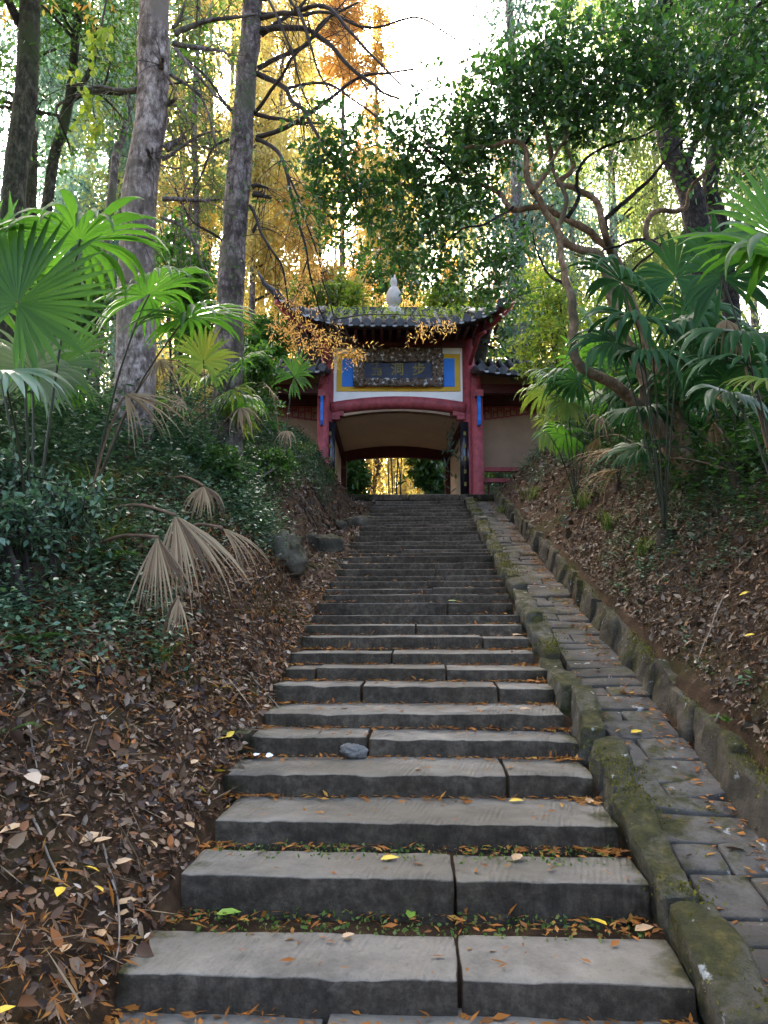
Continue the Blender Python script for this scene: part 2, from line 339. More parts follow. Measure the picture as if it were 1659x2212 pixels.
def su(x, y):
    dx, dy = x - C0[0], y - C0[1]
    return dx * T2[0] + dy * T2[1], dx * R2[0] + dy * R2[1]
def sst(a, b, x): t = np.clip((x - a) / (b - a), 0, 1); return t * t * (3 - 2 * t)
def soft(h, m): return h / (1 + (np.maximum(h, 0) / m) ** 3) ** (1 / 3)
GX = .36
def ground(x, y, nz=True):
    x = np.asarray(x, float); y = np.asarray(y, float)
    s, u = su(x, y)
    zp = np.clip(Z0 + SLOPE * s, 0, ZTOP - .02)
    idx = np.clip(np.searchsorted(SS, s - .12) - 1, -1, len(SS) - 1)
    zst = np.where(idx < 0, 0.0, ZS[np.maximum(idx, 0)] - .032)
    f = np.clip(s / 13, 0, 1)
    dl = -u - HW; kl = .6 + 1.1 * sst(.12, .55, f); shl = .08 + .42 * sst(.2, .7, f)
    hl = -.035 + soft(kl * np.maximum(dl - shl, 0), 1.9) + .02 * np.maximum(dl, 0)
    dr = u - 1.86
    hr = np.where(u < 1.82, -.16, .22 + soft(1.0 * np.maximum(dr, 0), 1.75) + .03 * np.maximum(dr, 0))
    bank = np.where(u < 0, hl, hr)
    fade = np.where(np.abs(x - GX) < 5.5, 1 - sst(17.5, 18.2, y), 1 - sst(19, 30, y) * .6)
    fade = np.where((u > -HW) & (u < 1.8), 1, fade)
    z = np.where((u > -HW) & (u < HW), zst, zp + np.where(bank > 0, bank * fade, bank))
    if nz:
        P = np.stack([x.ravel(), y.ravel(), np.zeros(x.size)], 1)
        n = (.11 * vnoise(P, 1.1, 3) + .045 * vnoise(P, 4, 4) + .02 * vnoise(P, 11, 6)).reshape(x.shape)
        wgt = np.where(u < 0, sst(.05, .7, dl), sst(.05, .6, dr)); z = z + n * wgt
        z = z + np.where((u > -HW) & (u < HW), .012 * vnoise(P, 9, 8).reshape(x.shape), 0)
    far = sst(40, 200, np.hypot(x, y)); z = z + far * 3
    return z
def gnormal(x, y):
    e = .06; dx = (ground(x + e, y) - ground(x - e, y)) / (2 * e); dy = (ground(x, y + e) - ground(x, y - e)) / (2 * e)
    return nrm(np.stack([-dx, -dy, np.ones_like(dx)], -1))
gx = np.concatenate([-np.geomspace(300, 7.2, 26), np.arange(-7, 7.01, .085), np.geomspace(7.2, 300, 26)])
gy = np.concatenate([-np.geomspace(120, 1.2, 16), np.arange(-1, 20.5, .075), np.geomspace(20.6, 500, 30)])
XX, YY = np.meshgrid(gx, gy); ZZ = ground(XX, YY)
nX, nY = len(gx), len(gy); ii = np.arange(nX * nY).reshape(nY, nX)
GF = np.stack([ii[:-1, :-1], ii[:-1, 1:], ii[1:, 1:], ii[1:, :-1]], -1).reshape(-1, 4)
go = link('ground', fastmesh('ground', np.stack([XX, YY, ZZ], -1).reshape(-1, 3), GF, True), M['soil'])
kindof(go, 'structure', 'dark brown earth banks either side of the steps')

# rounded, worn stone blocks ------------------------------------------------
_shell = {}
def shell(nx, ny, nz):
    key = (nx, ny, nz)
    if key in _shell: return _shell[key]
    def ax(n): return np.concatenate([[-1, -.985], np.linspace(-.93, .93, n), [.985, 1]]) if n > 3 else np.concatenate([[-1, -.9], np.linspace(-.6, .6, n), [.9, 1]])
    A, B, C = ax(nx), ax(ny), ax(nz); idx = {}; V = []; F = []
    def vid(i, j, k):
        if (i, j, k) not in idx: idx[(i, j, k)] = len(V); V.append((A[i], B[j], C[k]))
        return idx[(i, j, k)]
    a, b, c = len(A) - 1, len(B) - 1, len(C) - 1
    for i in range(a):
        for j in range(b):
            F.append((vid(i, j, 0), vid(i, j + 1, 0), vid(i + 1, j + 1, 0), vid(i + 1, j, 0)))
            F.append((vid(i, j, c), vid(i + 1, j, c), vid(i + 1, j + 1, c), vid(i, j + 1, c)))
        for k in range(c):
            F.append((vid(i, 0, k), vid(i + 1, 0, k), vid(i + 1, 0, k + 1), vid(i, 0, k + 1)))
            F.append((vid(i, b, k), vid(i, b, k + 1), vid(i + 1, b, k + 1), vid(i + 1, b, k)))
    for j in range(b):
        for k in range(c):
            F.append((vid(0, j, k), vid(0, j, k + 1), vid(0, j + 1, k + 1), vid(0, j + 1, k)))
            F.append((vid(a, j, k), vid(a, j + 1, k), vid(a, j + 1, k + 1), vid(a, j, k + 1)))
    _shell[key] = (np.array(V), np.array(F)); return _shell[key]
def stone(h, r, res, amp, seed, chip=0.0, taper=0.0):
    """worn block of half sizes h, edge radius r, local coordinates"""
    V, F = shell(*res); h = np.asarray(h, float); P = V * h
    q = np.clip(P, -(h - r), h - r); d = P - q; L = np.linalg.norm(d, axis=1, keepdims=True)
    P = q + d / np.maximum(L, 1e-9) * np.minimum(L, r)
    off = seed * 7.31
    N = nrm(V ** 5)
    P = P + N * (amp * vnoise(P + off, 3.0, seed) + amp * .55 * vnoise(P + off, 9.0, seed + 1) + amp * .3 * vnoise(P + off, 24.0, seed + 2) - amp * .5 * np.abs(vnoise(P + off, 6.0, seed + 3)))[:, None]
    if taper: P[:, :2] *= (1 - taper * (V[:, 2:3] + 1) / 2)
    if chip:   # bites out of the front top edge
        e = np.clip(1 - np.hypot((P[:, 1] + h[1]) / .09, (P[:, 2] - h[2]) / .06), 0, 1)
        X1 = np.stack([P[:, 0], 0 * P[:, 0], 0 * P[:, 0]], 1) + off
        c = .8 * np.clip(vnoise(X1, 3.5, seed + 9) - .25, 0, 1) + .5 * np.clip(vnoise(X1, 11, seed + 4) - .1, 0, 1) + .3 * np.clip(vnoise(X1, 27, seed + 6), 0, 1)
        P[:, 2] -= chip * e * c; P[:, 1] += chip * .8 * e * c
    return P, F
def block(name, center, rz, tilt, h, r, res, amp, seed, mat, parent, chip=0, taper=0, roll=0):
    P, F = stone(h, r, res, amp, seed, chip, taper)
    o = link(name, fastmesh(name, P, F, name not in ('kerb_stone', 'retaining_stone')), mat, parent)
    c = np.asarray(center, float)
    o.location = c; o.rotation_euler = (tilt, roll, rz); return o

r0 = rng(5)
SPLIT = {1: [.60], 2: [.59], 3: [], 4: [.77], 5: [.36], 6: [], 7: [.32, .805], 8: [.12, .62], 9: [.42], 10: [.8], 11: [.52], 12: [], 13: [.67],
         14: [.84], 15: [.6], 16: [.57], 17: [.42, .66], 18: [.62], 19: [.8], 20: [.2], 21: [.55]}
BACK = {1: 3731, 2: 3407, 3: 3185}
LEFT = {1: -1.06, 2: -1.0, 3: -.98, 4: -1.07, 5: -1.02, 6: -1.02, 7: -1.06, 8: -1.04}
for i in range(len(SS) - 1):
    s, z = SS[i], ZS[i]; nxt = SS[i + 1]; rise = ZS[i] - (ZS[i - 1] if i else ZS[0] - .13)
    depth = nxt - s + .06
    if i in BACK:
        a = BACK[i] / 1.8517; b_ = (1106 - a) / FPX; d = np.array([0.006, CP - b_ * SP, SP + b_ * CP]); t = (z - 1.6) / d[2]
        depth = ((EYE[:2] + d[:2] * t) - C0) @ T2 - s
    u0 = LEFT.get(i, -HW + r0.uniform(-.05, .03)); u1 = HW + r0.uniform(-.03, .02)
    fr = SPLIT.get(i, None)
    if fr is None: fr = sorted(r0.uniform(.18, .82, r0.integers(0, 3)))
    xs = [u0] + [u0 + (u1 - u0) * f for f in fr] + [u1]
    thick = rise + .05
    for j in range(len(xs) - 1):
        gap = .008 if i < 14 else .004
        a, b_ = xs[j] + (gap if j else 0), xs[j + 1] - (gap if j < len(xs) - 2 else 0)
        near = i < 8; res = (max(6, int((b_ - a) / (.035 if near else .1))), 9 if near else 4, 5 if near else 4)
        jz = r0.uniform(-.012, .004); js = r0.uniform(-.015, .015)
        h = ((b_ - a) / 2, depth / 2, thick / 2)
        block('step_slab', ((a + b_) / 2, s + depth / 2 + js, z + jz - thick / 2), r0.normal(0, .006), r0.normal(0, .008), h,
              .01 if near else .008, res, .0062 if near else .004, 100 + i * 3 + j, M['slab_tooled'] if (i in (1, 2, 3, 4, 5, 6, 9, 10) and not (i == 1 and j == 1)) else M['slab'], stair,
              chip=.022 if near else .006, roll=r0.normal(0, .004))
# loose square block beside the fifth step
block('step_slab', (-1.13, SS[5] + .2, ZS[5] - .06), .05, 0, (.1, .22, .09), .025, (6, 6, 5), .012, 77, M['slab'], stair)

# landing in front of the gate
ld = kindof(link('landing', fastmesh('landing', *(lambda m: (np.concatenate(m.v), np.array(m.f)))(MB().box(-3.2, 4.4, 18.55, 26, ZTOP - .2, ZTOP - .004))), M['flag']), 'structure', 'grey stone paved landing under the gate')
for k, (a, b_) in enumerate([(-1.75, -.42), (-.4, .55), (.57, 1.75), (1.77, 2.6)]):
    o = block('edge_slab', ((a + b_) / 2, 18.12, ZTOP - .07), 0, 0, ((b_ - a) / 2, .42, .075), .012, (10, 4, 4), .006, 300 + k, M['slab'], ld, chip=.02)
for k, (a, b_) in enumerate([(-1.7, -.9), (-.88, -.25), (1.9, 2.55)]):
    block('edge_slab', ((a + b_) / 2, 18.0, ZTOP - .23), 0, 0, ((b_ - a) / 2, .3, .075), .015, (8, 4, 4), .01, 320 + k, M['boulder'], ld)

# ------------------------------------------------------------------ kerb, channel, retaining stones (all follow the slope)
ANG = math.atan(SLOPE)
kerb = thing('stone_kerb', 'mossy rough kerb of upright stones between steps and drain channel', 'kerb', (C0[0], C0[1], 0)); kerb.rotation_euler = (0, 0, ROT)
chan = thing('drain_channel', 'sloping drain channel paved with flat grey stones beside the kerb', 'channel', (C0[0], C0[1], 0)); chan.rotation_euler = (0, 0, ROT)
ret = thing('retaining_edge', 'row of upright mossy brown stones holding back the littered bank', 'retaining wall', (C0[0], C0[1], 0)); ret.rotation_euler = (0, 0, ROT)
r1 = rng(11); s = -1.6; k = 0
lens = [.75, .6, .62, .95, .34, .3, .8]
while s < STOP + .1:
    L = lens[k] if k < len(lens) else r1.uniform(.35, .9)
    hgt = r1.uniform(.12, .16); wd = r1.uniform(.075, .1)
    zc = Z0 + SLOPE * (s + L / 2) - hgt + .075 + r1.uniform(-.05, .04)
    block('kerb_stone', (1.165 + r1.uniform(-.025, .025), s + L / 2, zc), r1.normal(0, .05), ANG + r1.normal(0, .06), (wd, L / 2 - .003, hgt), .026, (9, 22, 9), .03, 400 + k, M['kerb'], kerb, roll=r1.normal(0, .1))
    s += L; k += 1
s = -2.0; k = 0
while s < STOP + .1:
    L = r1.uniform(.13, .34); cuts = [1.27, 1.76] if r1.random() < .5 else [1.27, r1.uniform(1.42, 1.58), 1.76]
    for a, b_ in zip(cuts[:-1], cuts[1:]):
        zc = Z0 + SLOPE * (s + L / 2) - .1 + r1.uniform(-.012, .012)
        block('paving_stone', ((a + b_) / 2, s + L / 2, zc), r1.normal(0, .06), ANG + r1.normal(0, .035), ((b_ - a) / 2 - .006, L / 2 - .004, .05), .015, (5, 5, 3), .008, 600 + k, M['flag'], chan, roll=r1.normal(0, .03)); k += 1
    s += L
s = -1.8; k = 0
while s < STOP - .05:
    L = r1.uniform(.35, .7); hgt = r1.uniform(.2, .25) + (.05 if s > 9 else 0)
    zc = Z0 + SLOPE * (s + L / 2) + .2 - hgt + r1.uniform(-.045, .03)
    block('retaining_stone', (1.83 + r1.uniform(-.02, .02), s + L / 2, zc), r1.normal(0, .05), ANG + r1.normal(0, .06), (.085, L / 2 + .02, hgt), .025, (8, 18, 13), .038, 800 + k, M['wallstone'], ret, roll=.12 + r1.normal(0, .06)); k += 1
    s += L

# boulders and the pale rock lying on a step
def boulder(px, py, Y, h, seed, label, mat='boulder', name='boulder', sink=1.35, rz=0.0):
    p = W(px, py, Y); z = ground(p[0:1], p[1:2])[0]
    P, F = stone(h, min(h) * .55, (9, 9, 9), min(h) * .42, seed); c, s_ = math.cos(rz), math.sin(rz)
    P = P @ np.array([[c, s_, 0], [-s_, c, 0], [0, 0, 1]]).T
    o = link(name, fastmesh(name, P, F, False), M[mat]); o.location = (p[0], p[1], z + h[2] * (1 - sink)); o['label'] = label; o['category'] = 'rock'
    return o
boulder(770, 1200, 14.2, (.16, .22, .2), 31, 'rounded brown boulder at foot of the bank beside upper steps', rz=.4)
boulder(738, 1190, 13.6, (.12, .2, .22), 32, 'tall dark boulder leaning in the bank behind a rounded one')
boulder(700, 1280, 11.6, (.2, .26, .22), 33, 'broad dark boulder bedded in leafy bank beside the middle steps', rz=.8)
boulder(590, 1380, 9.2, (.3, .4, .24), 34, 'large moss covered boulder bulging from the littered bank', 'kerb', rz=.3)
boulder(795, 1140, 15.6, (.18, .15, .12), 35, 'flat grey stone wedged between bank and top steps', rz=-.5)
V, F = shell(12, 12, 12); Dn = nrm(V); P = Dn * [.085, .06, .05] * (1 + .3 * vnoise(Dn, 1.7, 5) - .35 * np.abs(vnoise(Dn, 3.1, 6)) + .12 * vnoise(Dn, 8, 7))[:, None]
o = link('rock', fastmesh('rock', P, F, False), M['palerock']); p = pos(SS[5] - .03, -.36, ZS[4] + .035); o.location = p
o['label'] = 'jagged pale grey rock lying against a broken step'; o['category'] = 'rock'

# ------------------------------------------------------------------ the gate
def g1(X, Y, y):
    return W(486 + X * .4232, 540 + Y * .4232, y)
gate = thing('temple_gate', 'red and white temple gate with tiled roof at top of the steps', 'gate', (GX, 19, ZTOP))
ZF = ZTOP - .004; XL, XR = -1.32, 2.04
def zY(Y, y): return g1(860, Y, y)[2]
def pillar(x, y, r, z1, mat='red'):
    mb = MB().lathe((x, y, ZF), [(r * 1.25, 0), (r * 1.3, .1), (r * 1.05, .16), (r, .2), (r * .97, z1 - ZF)], 18); return part('pillar', mb, M[mat], gate, True)
ztopb = zY(440, 19)
pillar(XL - .12, 19.1, .16, ztopb); pillar(XR + .12, 19.1, .16, ztopb)
zw = zY(690, 18.7)
pillar(g1(500, 900, 18.7)[0], 18.7, .15, zw); pillar(g1(1288, 900, 18.7)[0], 18.7, .15, zw)
pillar(XL - .1, 23.5, .16, ztopb); pillar(XR + .1, 23.5, .16, ztopb)
zp0, zp1 = zY(800, 19.1), zY(500, 19.1)
part('plaster_panel', MB().box(XL, XR, 19.1, 19.3, zp0, zp1), M['white'], gate)
def rect(X0, X1, Y0, Y1, y, t):
    a, b_ = g1(X0, Y1, y), g1(X1, Y0, y); return MB().box(a[0], b_[0], y, y + t, a[2], b_[2])
part('yellow_border', rect(570, 1200, 530, 720, 19.07, .04), M['yellowp'], gate)
part('blue_panel', rect(597, 1172, 553, 697, 19.055, .03), M['bluep'], gate)
part('top_beam', MB().box(XL - .3, XR + .3, 18.98, 19.25, zp1, zp1 + .3), M['darkred'], gate)
xs = np.linspace(XL - .02, XR + .02, 25); tt = (xs - GX) / 1.7
part('arched_beam', MB().tube(np.stack([xs, np.full(25, 19.05), zY(811, 19.05) + .16 * (1 - tt ** 2)], 1), .165, 16), M['red'], gate, True)
for sx, x in ((1, XL), (-1, XR)):
    z = zY(845, 19.05); mb = MB().box(min(x, x + sx * .3), max(x, x + sx * .3), 18.95, 19.15, z - .02, z + .1)
    mb.box(min(x, x + sx * .2), max(x, x + sx * .2), 18.96, 19.14, z - .12, z - .02); part('corbel', mb, M['red'], gate)
# passage: walls, vaulted ceiling, far lintel
zc = zY(835, 19.1)
part('passage_wall', MB().box(XL - .14, XL, 19.3, 23.5, ZF, zc + .1), M['beige'], gate)
part('passage_wall', MB().box(XR, XR + .14, 19.3, 23.5, ZF, zc + .1), M['beige'], gate)
xs = np.linspace(XL, XR, 15); zs = zc - .14 + .2 * (1 - ((xs - GX) / 1.7) ** 2)
V = np.array([(x, y, z + dz) for dz in (0, .06) for y in (19.31, 23.5) for x, z in zip(xs, zs)]); F = []
for i in range(14): F += [(i, i + 1, 15 + i + 1, 15 + i), (30 + i, 45 + i, 45 + i + 1, 30 + i + 1)]
part('vaulted_ceiling', MB().add(V, F), M['beige'], gate, True)
for sx, x in ((1, XL), (-1, XR)):
    part('ceiling_beam', MB().box(min(x, x + sx * .09), max(x, x + sx * .09), 19.32, 23.4, zc - .36, zc - .15), M['darkred'], gate)
xs = np.linspace(XL, XR, 15); lo = zc - .42 + .14 * (1 - ((xs - GX) / 1.7) ** 2); mb = MB()
V = np.array([(x, y, z) for y in (23.4, 23.62) for x, z in zip(xs, lo)] + [(x, y, zc + .1) for y in (23.4, 23.62) for x in xs]); F = []
for i in range(14): F += [(i, 30 + i, 30 + i + 1, i + 1), (i, i + 1, 16 + i, 15 + i), (15 + i, 16 + i, 46 + i, 45 + i), (30 + i, 45 + i, 46 + i, 31 + i)]
part('far_lintel', MB().add(V, F), M['darkred'], gate)
for x0, x1 in ((XL, XL + .16), (XR - .16, XR)):
    part('door_post', MB().box(x0, x1, 23.3, 23.55, ZF, zc - .2), M['darkred'], gate)
part('attic_wall', MB().box(XL, XR, 23.3, 23.45, zc + .12, zp1 + .3), M['beige'], gate)
# wings with fretwork and blue brackets
def fret(x0, x1, z0, z1, y, seed):
    mb = MB(); t = .018; n = int((x1 - x0) / .17); rr = rng(seed); d = .03; h = z1 - z0
    mb.box(x0, x1, y, y + d, z1 - .03, z1)
    for i in range(n):
        a = x0 + i * .17; lowk = .35 + .45 * abs(i / max(1, n - 1) - .5) * 2
        zb = z1 - h * lowk; zm = z1 - h * lowk * .5
        mb.box(a, a + t * 2, y, y + d, zb, z1); mb.box(a, a + .17, y + .001, y + d + .001, zb, zb + t * 2)
        if i % 2: mb.box(a + .06, a + .17, y + .002, y + d + .002, zm, zm + t * 2); mb.box(a + .06, a + .06 + t * 2, y + .003, y + d, zb + .06, zm)
        else: mb.box(a + .03, a + .11, y + .002, y + d + .002, zm + .04, zm + .04 + t * 2); mb.box(a + .11, a + .11 + t * 2, y + .003, y + d, zm, z1)
    return mb
zwt, zwb = zY(800, 20), zY(895, 20)
for sgn, (xa, xb) in ((-1, (-5.2, -1.5)), (1, (2.3, 6.0))):
    sill = ZF + (0.05 if sgn < 0 else .95)
    part('wing_wall', MB().box(xa, xb, 20, 20.15, sill, zwt + .9), M['tan'], gate)
    part('fretwork', fret(xa + .02, xb - .02, zwb, zwt, 19.96, 3), M['red'], gate)
    part('wing_beam', MB().box(xa, xb, 19.9, 20.2, zwt + .02, zwt + .3), M['darkred'], gate)
    xo = xa if sgn < 0 else xb
    pillar(xo, 18.7, .14, zw); pillar(xo, 20.05, .14, zw)
    part('wing_beam', MB().box(xa, xb, 18.62, 18.78, zw - .22, zw), M['darkred'], gate)
    part('wing_beam', MB().box((xb if sgn < 0 else xa) - .1, (xb if sgn < 0 else xa) + .1, 18.62, 20.1, zw - .02, zw + .2), M['red'], gate)
    X = 495 if sgn < 0 else 1296
    a, b_ = g1(X - 7, 895, 18.5), g1(X + 7, 752, 18.5); h = b_[2] - a[2]; mb = MB()
    prof = [(0, .08), (.15, .13), (.35, .11), (.55, .14), (.8, .1), (1, .16)]
    for (t0, d0), (t1, d1) in zip(prof[:-1], prof[1:]):
        V = [(x, y, a[2] + h * t) for t, dd in ((t0, d0), (t1, d1)) for y in (18.52 - dd, 18.56) for x in (a[0], b_[0])]
        mb.add(V, [(0, 2, 3, 1), (4, 5, 7, 6), (0, 1, 5, 4), (2, 6, 7, 3), (0, 4, 6, 2), (1, 3, 7, 5)])
    part('blue_bracket', mb, M['bluep'], gate)
    part('bracket_cap', MB().box(a[0] - .06, b_[0] + .06, 18.36, 18.55, b_[2], b_[2] + .16), M['red'], gate)
# low balustrade under the far wing wall
bx0 = 2.45
for zz, hh in ((.02, .16), (.5, .1), (.78, .1)):
    part('rail', MB().box(bx0, 5.9, 19.0, 19.12, ZF + zz, ZF + zz + hh), M['red'], gate)
for x in np.arange(2.6, 5.8, .28): part('baluster', MB().box(x, x + .05, 19.03, 19.09, ZF + .15, ZF + .52), M['darkred'], gate)
part('bench_post', MB().box(bx0 - .1, bx0 + .06, 18.96, 19.16, ZF, ZF + .95), M['red'], gate)

# roofs ------------------------------------------------------------------------
def roof(cx, half, y0, y1, z0, z1, lift, pw, nseg, names, back=True, tiles=.27):
    """concave tiled slope with upturned eave corners"""
    def ze(x): return z0 + lift * (np.abs(x - cx) / half) ** pw
    def surf(x, v):
        rid = z1 + .15 * lift * (np.abs(x - cx) / half) ** 2
        return ze(x) * (1 - v) + rid * v - .45 * (z1 - z0) * v * (1 - v)
    xs = np.linspace(cx - half, cx + half, nseg); vs_ = np.linspace(0, 1, 9)
    def sheet(sign):
        V = []; nxv = len(xs)
        for dz in (0, -.1):
            for v in vs_:
                for x in xs:
                    sh = .55 * lift * (np.abs(x - cx) / half) ** pw * (1 - v)      # corners reach forward
                    V.append((x, (y0 - sh + (y1 - y0 + sh) * v) if sign > 0 else (2 * y1 - y0 + sh - (y1 - y0 + sh) * v), surf(x, v) + dz))
        F = []; nn = nxv * 9
        for j in range(8):
            for i in range(nxv - 1):
                a = j * nxv + i; F.append((a, a + 1, a + nxv + 1, a + nxv)); F.append((nn + a, nn + a + nxv, nn + a + nxv + 1, nn + a + 1))
        for i in range(nxv - 1): F.append((i, nn + i, nn + i + 1, i + 1))
        for j in range(8):
            F.append((j * nxv, (j + 1) * nxv, nn + (j + 1) * nxv, nn + j * nxv)); b_ = nxv - 1
            F.append((j * nxv + b_, nn + j * nxv + b_, nn + (j + 1) * nxv + b_, (j + 1) * nxv + b_))
        return MB().add(V, F)
    rf = part('roof', sheet(1), M['darkwood'], gate, True)
    if back: part('roof_back', sheet(-1), M['tile'], rf, True)
    n = int(2 * half / tiles)
    for i in range(n + 1):
        x = cx - half + (i + .5) * 2 * half / (n + 1)
        sh = .55 * lift * (abs(x - cx) / half) ** pw
        v = np.linspace(-.01, 1, 10); P = np.stack([np.full(10, x), y0 - sh + (y1 - y0 + sh) * v, surf(x, np.clip(v, 0, 1)) + .03], 1)
        part('tile_row', MB().tube(P, .075, 8), M['tile'], rf, True)
        f = P[0]; part('eave_tile', MB().tube([f + (0, -.05, -.01), f + (0, .0, -.01)], [.1, .1], 12), M['tile'], rf)
        xm = x + half / (n + 1)
        if i < n:
            zz = ze(xm); th = np.linspace(math.pi, 2 * math.pi, 9)
            V = [(xm + .1 * math.cos(t), y0 - sh - .045, zz + .02 + k_ * .1 * math.sin(t) - (0 if k_ > .6 else .0)) for k_ in (1.0, .55) for t in th]
            V += [(x_, y_ + .03, z_) for x_, y_, z_ in V]; F = []
            for q in range(8): F += [(q, q + 1, 9 + q + 1, 9 + q), (18 + q, 27 + q, 28 + q, 19 + q), (q, 18 + q, 19 + q, q + 1)]
            part('drip_tile', MB().add(V, F), M['tilelight'], rf)
    return rf, ze, surf
zE = zY(378, 17.7); zR = zY(325, 21.2)
RC = .26
rf, ze, surf = roof(RC, 2.9, 17.7, 21.2, zE, zR, .7, 4, 41, None)
part('ridge', MB().box(GX - 2.2, GX + 2.2, 21.1, 21.3, zR - .05, zR + .16), M['tile'], rf)
for i in range(25):     # rafters under the eave
    x = GX - 2.5 + i * 5 / 24; P = [(x, 17.85, ze(x) - .1), (x, 19.1, ze(x) * .64 + zR * .36 - .55)]
    part('rafter', MB().tube(P, .04, 6), M['darkred'], rf)
for sx in (-1, 1):      # swept hip ridges ending in horns
    tip = g1(*((165, 105) if sx < 0 else (1550, 180)), 17.2)
    P = [(RC + sx * 1.9, 20.6, zR - .1), (RC + sx * 2.2, 19.3, zR - .7), (RC + sx * 2.55, 18.2, ze(RC + 2.55) + .12), (RC + sx * 2.8, 17.5, zE + .66), (RC * .4 + tip[0] * .6 + sx * 1.1, 17.3, tip[2] - .3), tip]
    P = [np.array(p, float) for p in P]; P[4] = P[3] * .45 + P[5] * .55 + np.array([sx * .04, 0, -.07])
    part('hip_ridge', MB().tube(P, [.09, .1, .1, .09, .05, .02], 8), M['tile'], rf, True)
    part('hip_beam', MB().tube([(GX + sx * 1.9, 19.1, zE + .25), (RC + sx * 2.5, 17.95, zE + .25), (RC + sx * 2.8, 17.5, zE + .5)], [.13, .12, .09], 8), M['red'], rf, True)
    part('strut', MB().tube([(GX + sx * 1.82, 19.0, zp1 - .5), (GX + sx * 2.0, 18.5, zp1 + .1), (GX + sx * 2.1, 18.1, zE - .05)], [.05, .06, .05], 8), M['red'], gate, True)
part('gable', MB().add([(GX - 2.2, 21.2, zR), (GX - 2.2, 19, zE + .4), (GX - 2.2, 23.4, zE + .4), (GX - 2.05, 21.2, zR), (GX - 2.05, 19, zE + .4), (GX - 2.05, 23.4, zE + .4)], [(0, 2, 1), (3, 4, 5), (0, 1, 4, 3), (0, 3, 5, 2)]), M['red'], rf)
part('eave_board', MB().box(XL - .6, XR + .6, 18.9, 19.2, zp1 + .3, zE + .5), M['darkwood'], gate)
part('eave_board', MB().box(XL - .6, XR + .6, 23.2, 23.5, zp1 + .3, zE + .5), M['darkwood'], gate)
part('finial', MB().lathe((.28, 21.0, zR - .25), [(.3, 0), (.3, .2), (.22, .3), (.12, .36), (.16, .42), (.22, .55), (.225, .68), (.19, .82), (.12, .92), (.08, .98), (.1, 1.06), (.09, 1.16), (.03, 1.32)], 18), M['finial'], rf, True)
for sgn, cx in ((-1, -3.3), (1, 4.15)):
    roof(cx, 1.95, 17.9, 20.2, zY(628, 17.9), zY(628, 17.9) + 1.0, .12, 4, 15, None)
# plaque, couplet boards: hung on the gate
pq = thing('name_plaque', 'dark inscribed plaque in a carved silver and brown frame above the gateway', 'sign', g1(885, 600, 18.98))
pa, pb = g1(708, 658, 18.97), g1(1062, 567, 18.97)
part('board', MB().box(pa[0], pb[0], 18.97, 19.06, pa[2], pb[2]), M['plaqueblue'], pq)
def carved(X0, X1, Y0, Y1, seed, nx, nz, dep=.12):
    a, b_ = g1(X0, Y1, 18.95), g1(X1, Y0, 18.95)
    cx = (a + b_) / 2; P, F = stone(((b_[0] - a[0]) / 2, dep / 2, (b_[2] - a[2]) / 2), .03, (nx, 3, nz), .0, seed)
    N = P / np.array([(b_[0] - a[0]) / 2, dep / 2, (b_[2] - a[2]) / 2])
    P[:, 1] -= np.where(N[:, 1] < 0, .05 * np.abs(vnoise(P + seed, 13, seed)), 0); e = vnoise(P + seed, 10, seed + 2)
    P[:, 2] += .022 * e; P[:, 0] += .015 * vnoise(P + seed, 12, seed + 3)
    return P + [cx[0], 18.97, cx[2]], F
for nm, args in (('frame', (660, 1110, 500, 572, 51, 40, 8)), ('frame', (665, 1108, 655, 695, 52, 40, 5)), ('frame', (655, 712, 528, 692, 53, 8, 18)), ('frame', (1058, 1116, 528, 692, 54, 8, 18))):
    part(nm, carved(*args), M['carve'], pq, False)
dg = None
for ch, X in (('斎', 775), ('洞', 880), ('步', 990)):
    cu = bpy.data.curves.new('character', 'FONT'); cu.body = ch; cu.size = .34; cu.extrude = .008; cu.align_x = 'CENTER'; cu.align_y = 'CENTER'; cu.offset = .006
    t = bpy.data.objects.new('character', cu); COL.objects.link(t)
    me = bpy.data.meshes.new_from_object(t.evaluated_get(bpy.context.evaluated_depsgraph_get())); bpy.data.objects.remove(t)
    o = link('character', me, M['gold'], pq); c = g1(X, 613, 18.962)
    o.location = c - org(pq); o.rotation_euler = (math.pi / 2, 0, 0)
for sgn, X, lab in ((-1, 536, 'tall black couplet board on the pillar beside the overgrown bank'), (1, 1226, 'tall black couplet board on the pillar beside the balustrade')):
    a, b_ = g1(X - 9, 1250, 18.85), g1(X + 9, 875, 18.85); c = thing('couplet_board', lab, 'sign', ((a[0] + b_[0]) / 2, 18.88, a[2]), 'couplet boards on the gate')
    th = np.linspace(-1.1, 1.1, 9); cx = (a[0] + b_[0]) / 2; rw = .13
    V = [(cx + rw * math.sin(t), 19.02 - rw * k_ * math.cos(t), z) for k_ in (1, .85) for z in (max(a[2], ZF + .05), b_[2]) for t in th]; F = []
    for q in range(8): F += [(q, q + 1, 10 + q, 9 + q), (18 + q, 27 + q, 28 + q, 19 + q), (9 + q, 10 + q, 28 + q, 27 + q), (q, 18 + q, 19 + q, q + 1)]
    part('board', MB().add(V, F), M['black'], c, True)
    for q in range(7):
        z = b_[2] - .3 - q * .32
        if z > ZF + .3: part('lettering', MB().box(cx - .03, cx + .03, 18.882, 18.89, z - .05, z + .05), M['gold'], c)

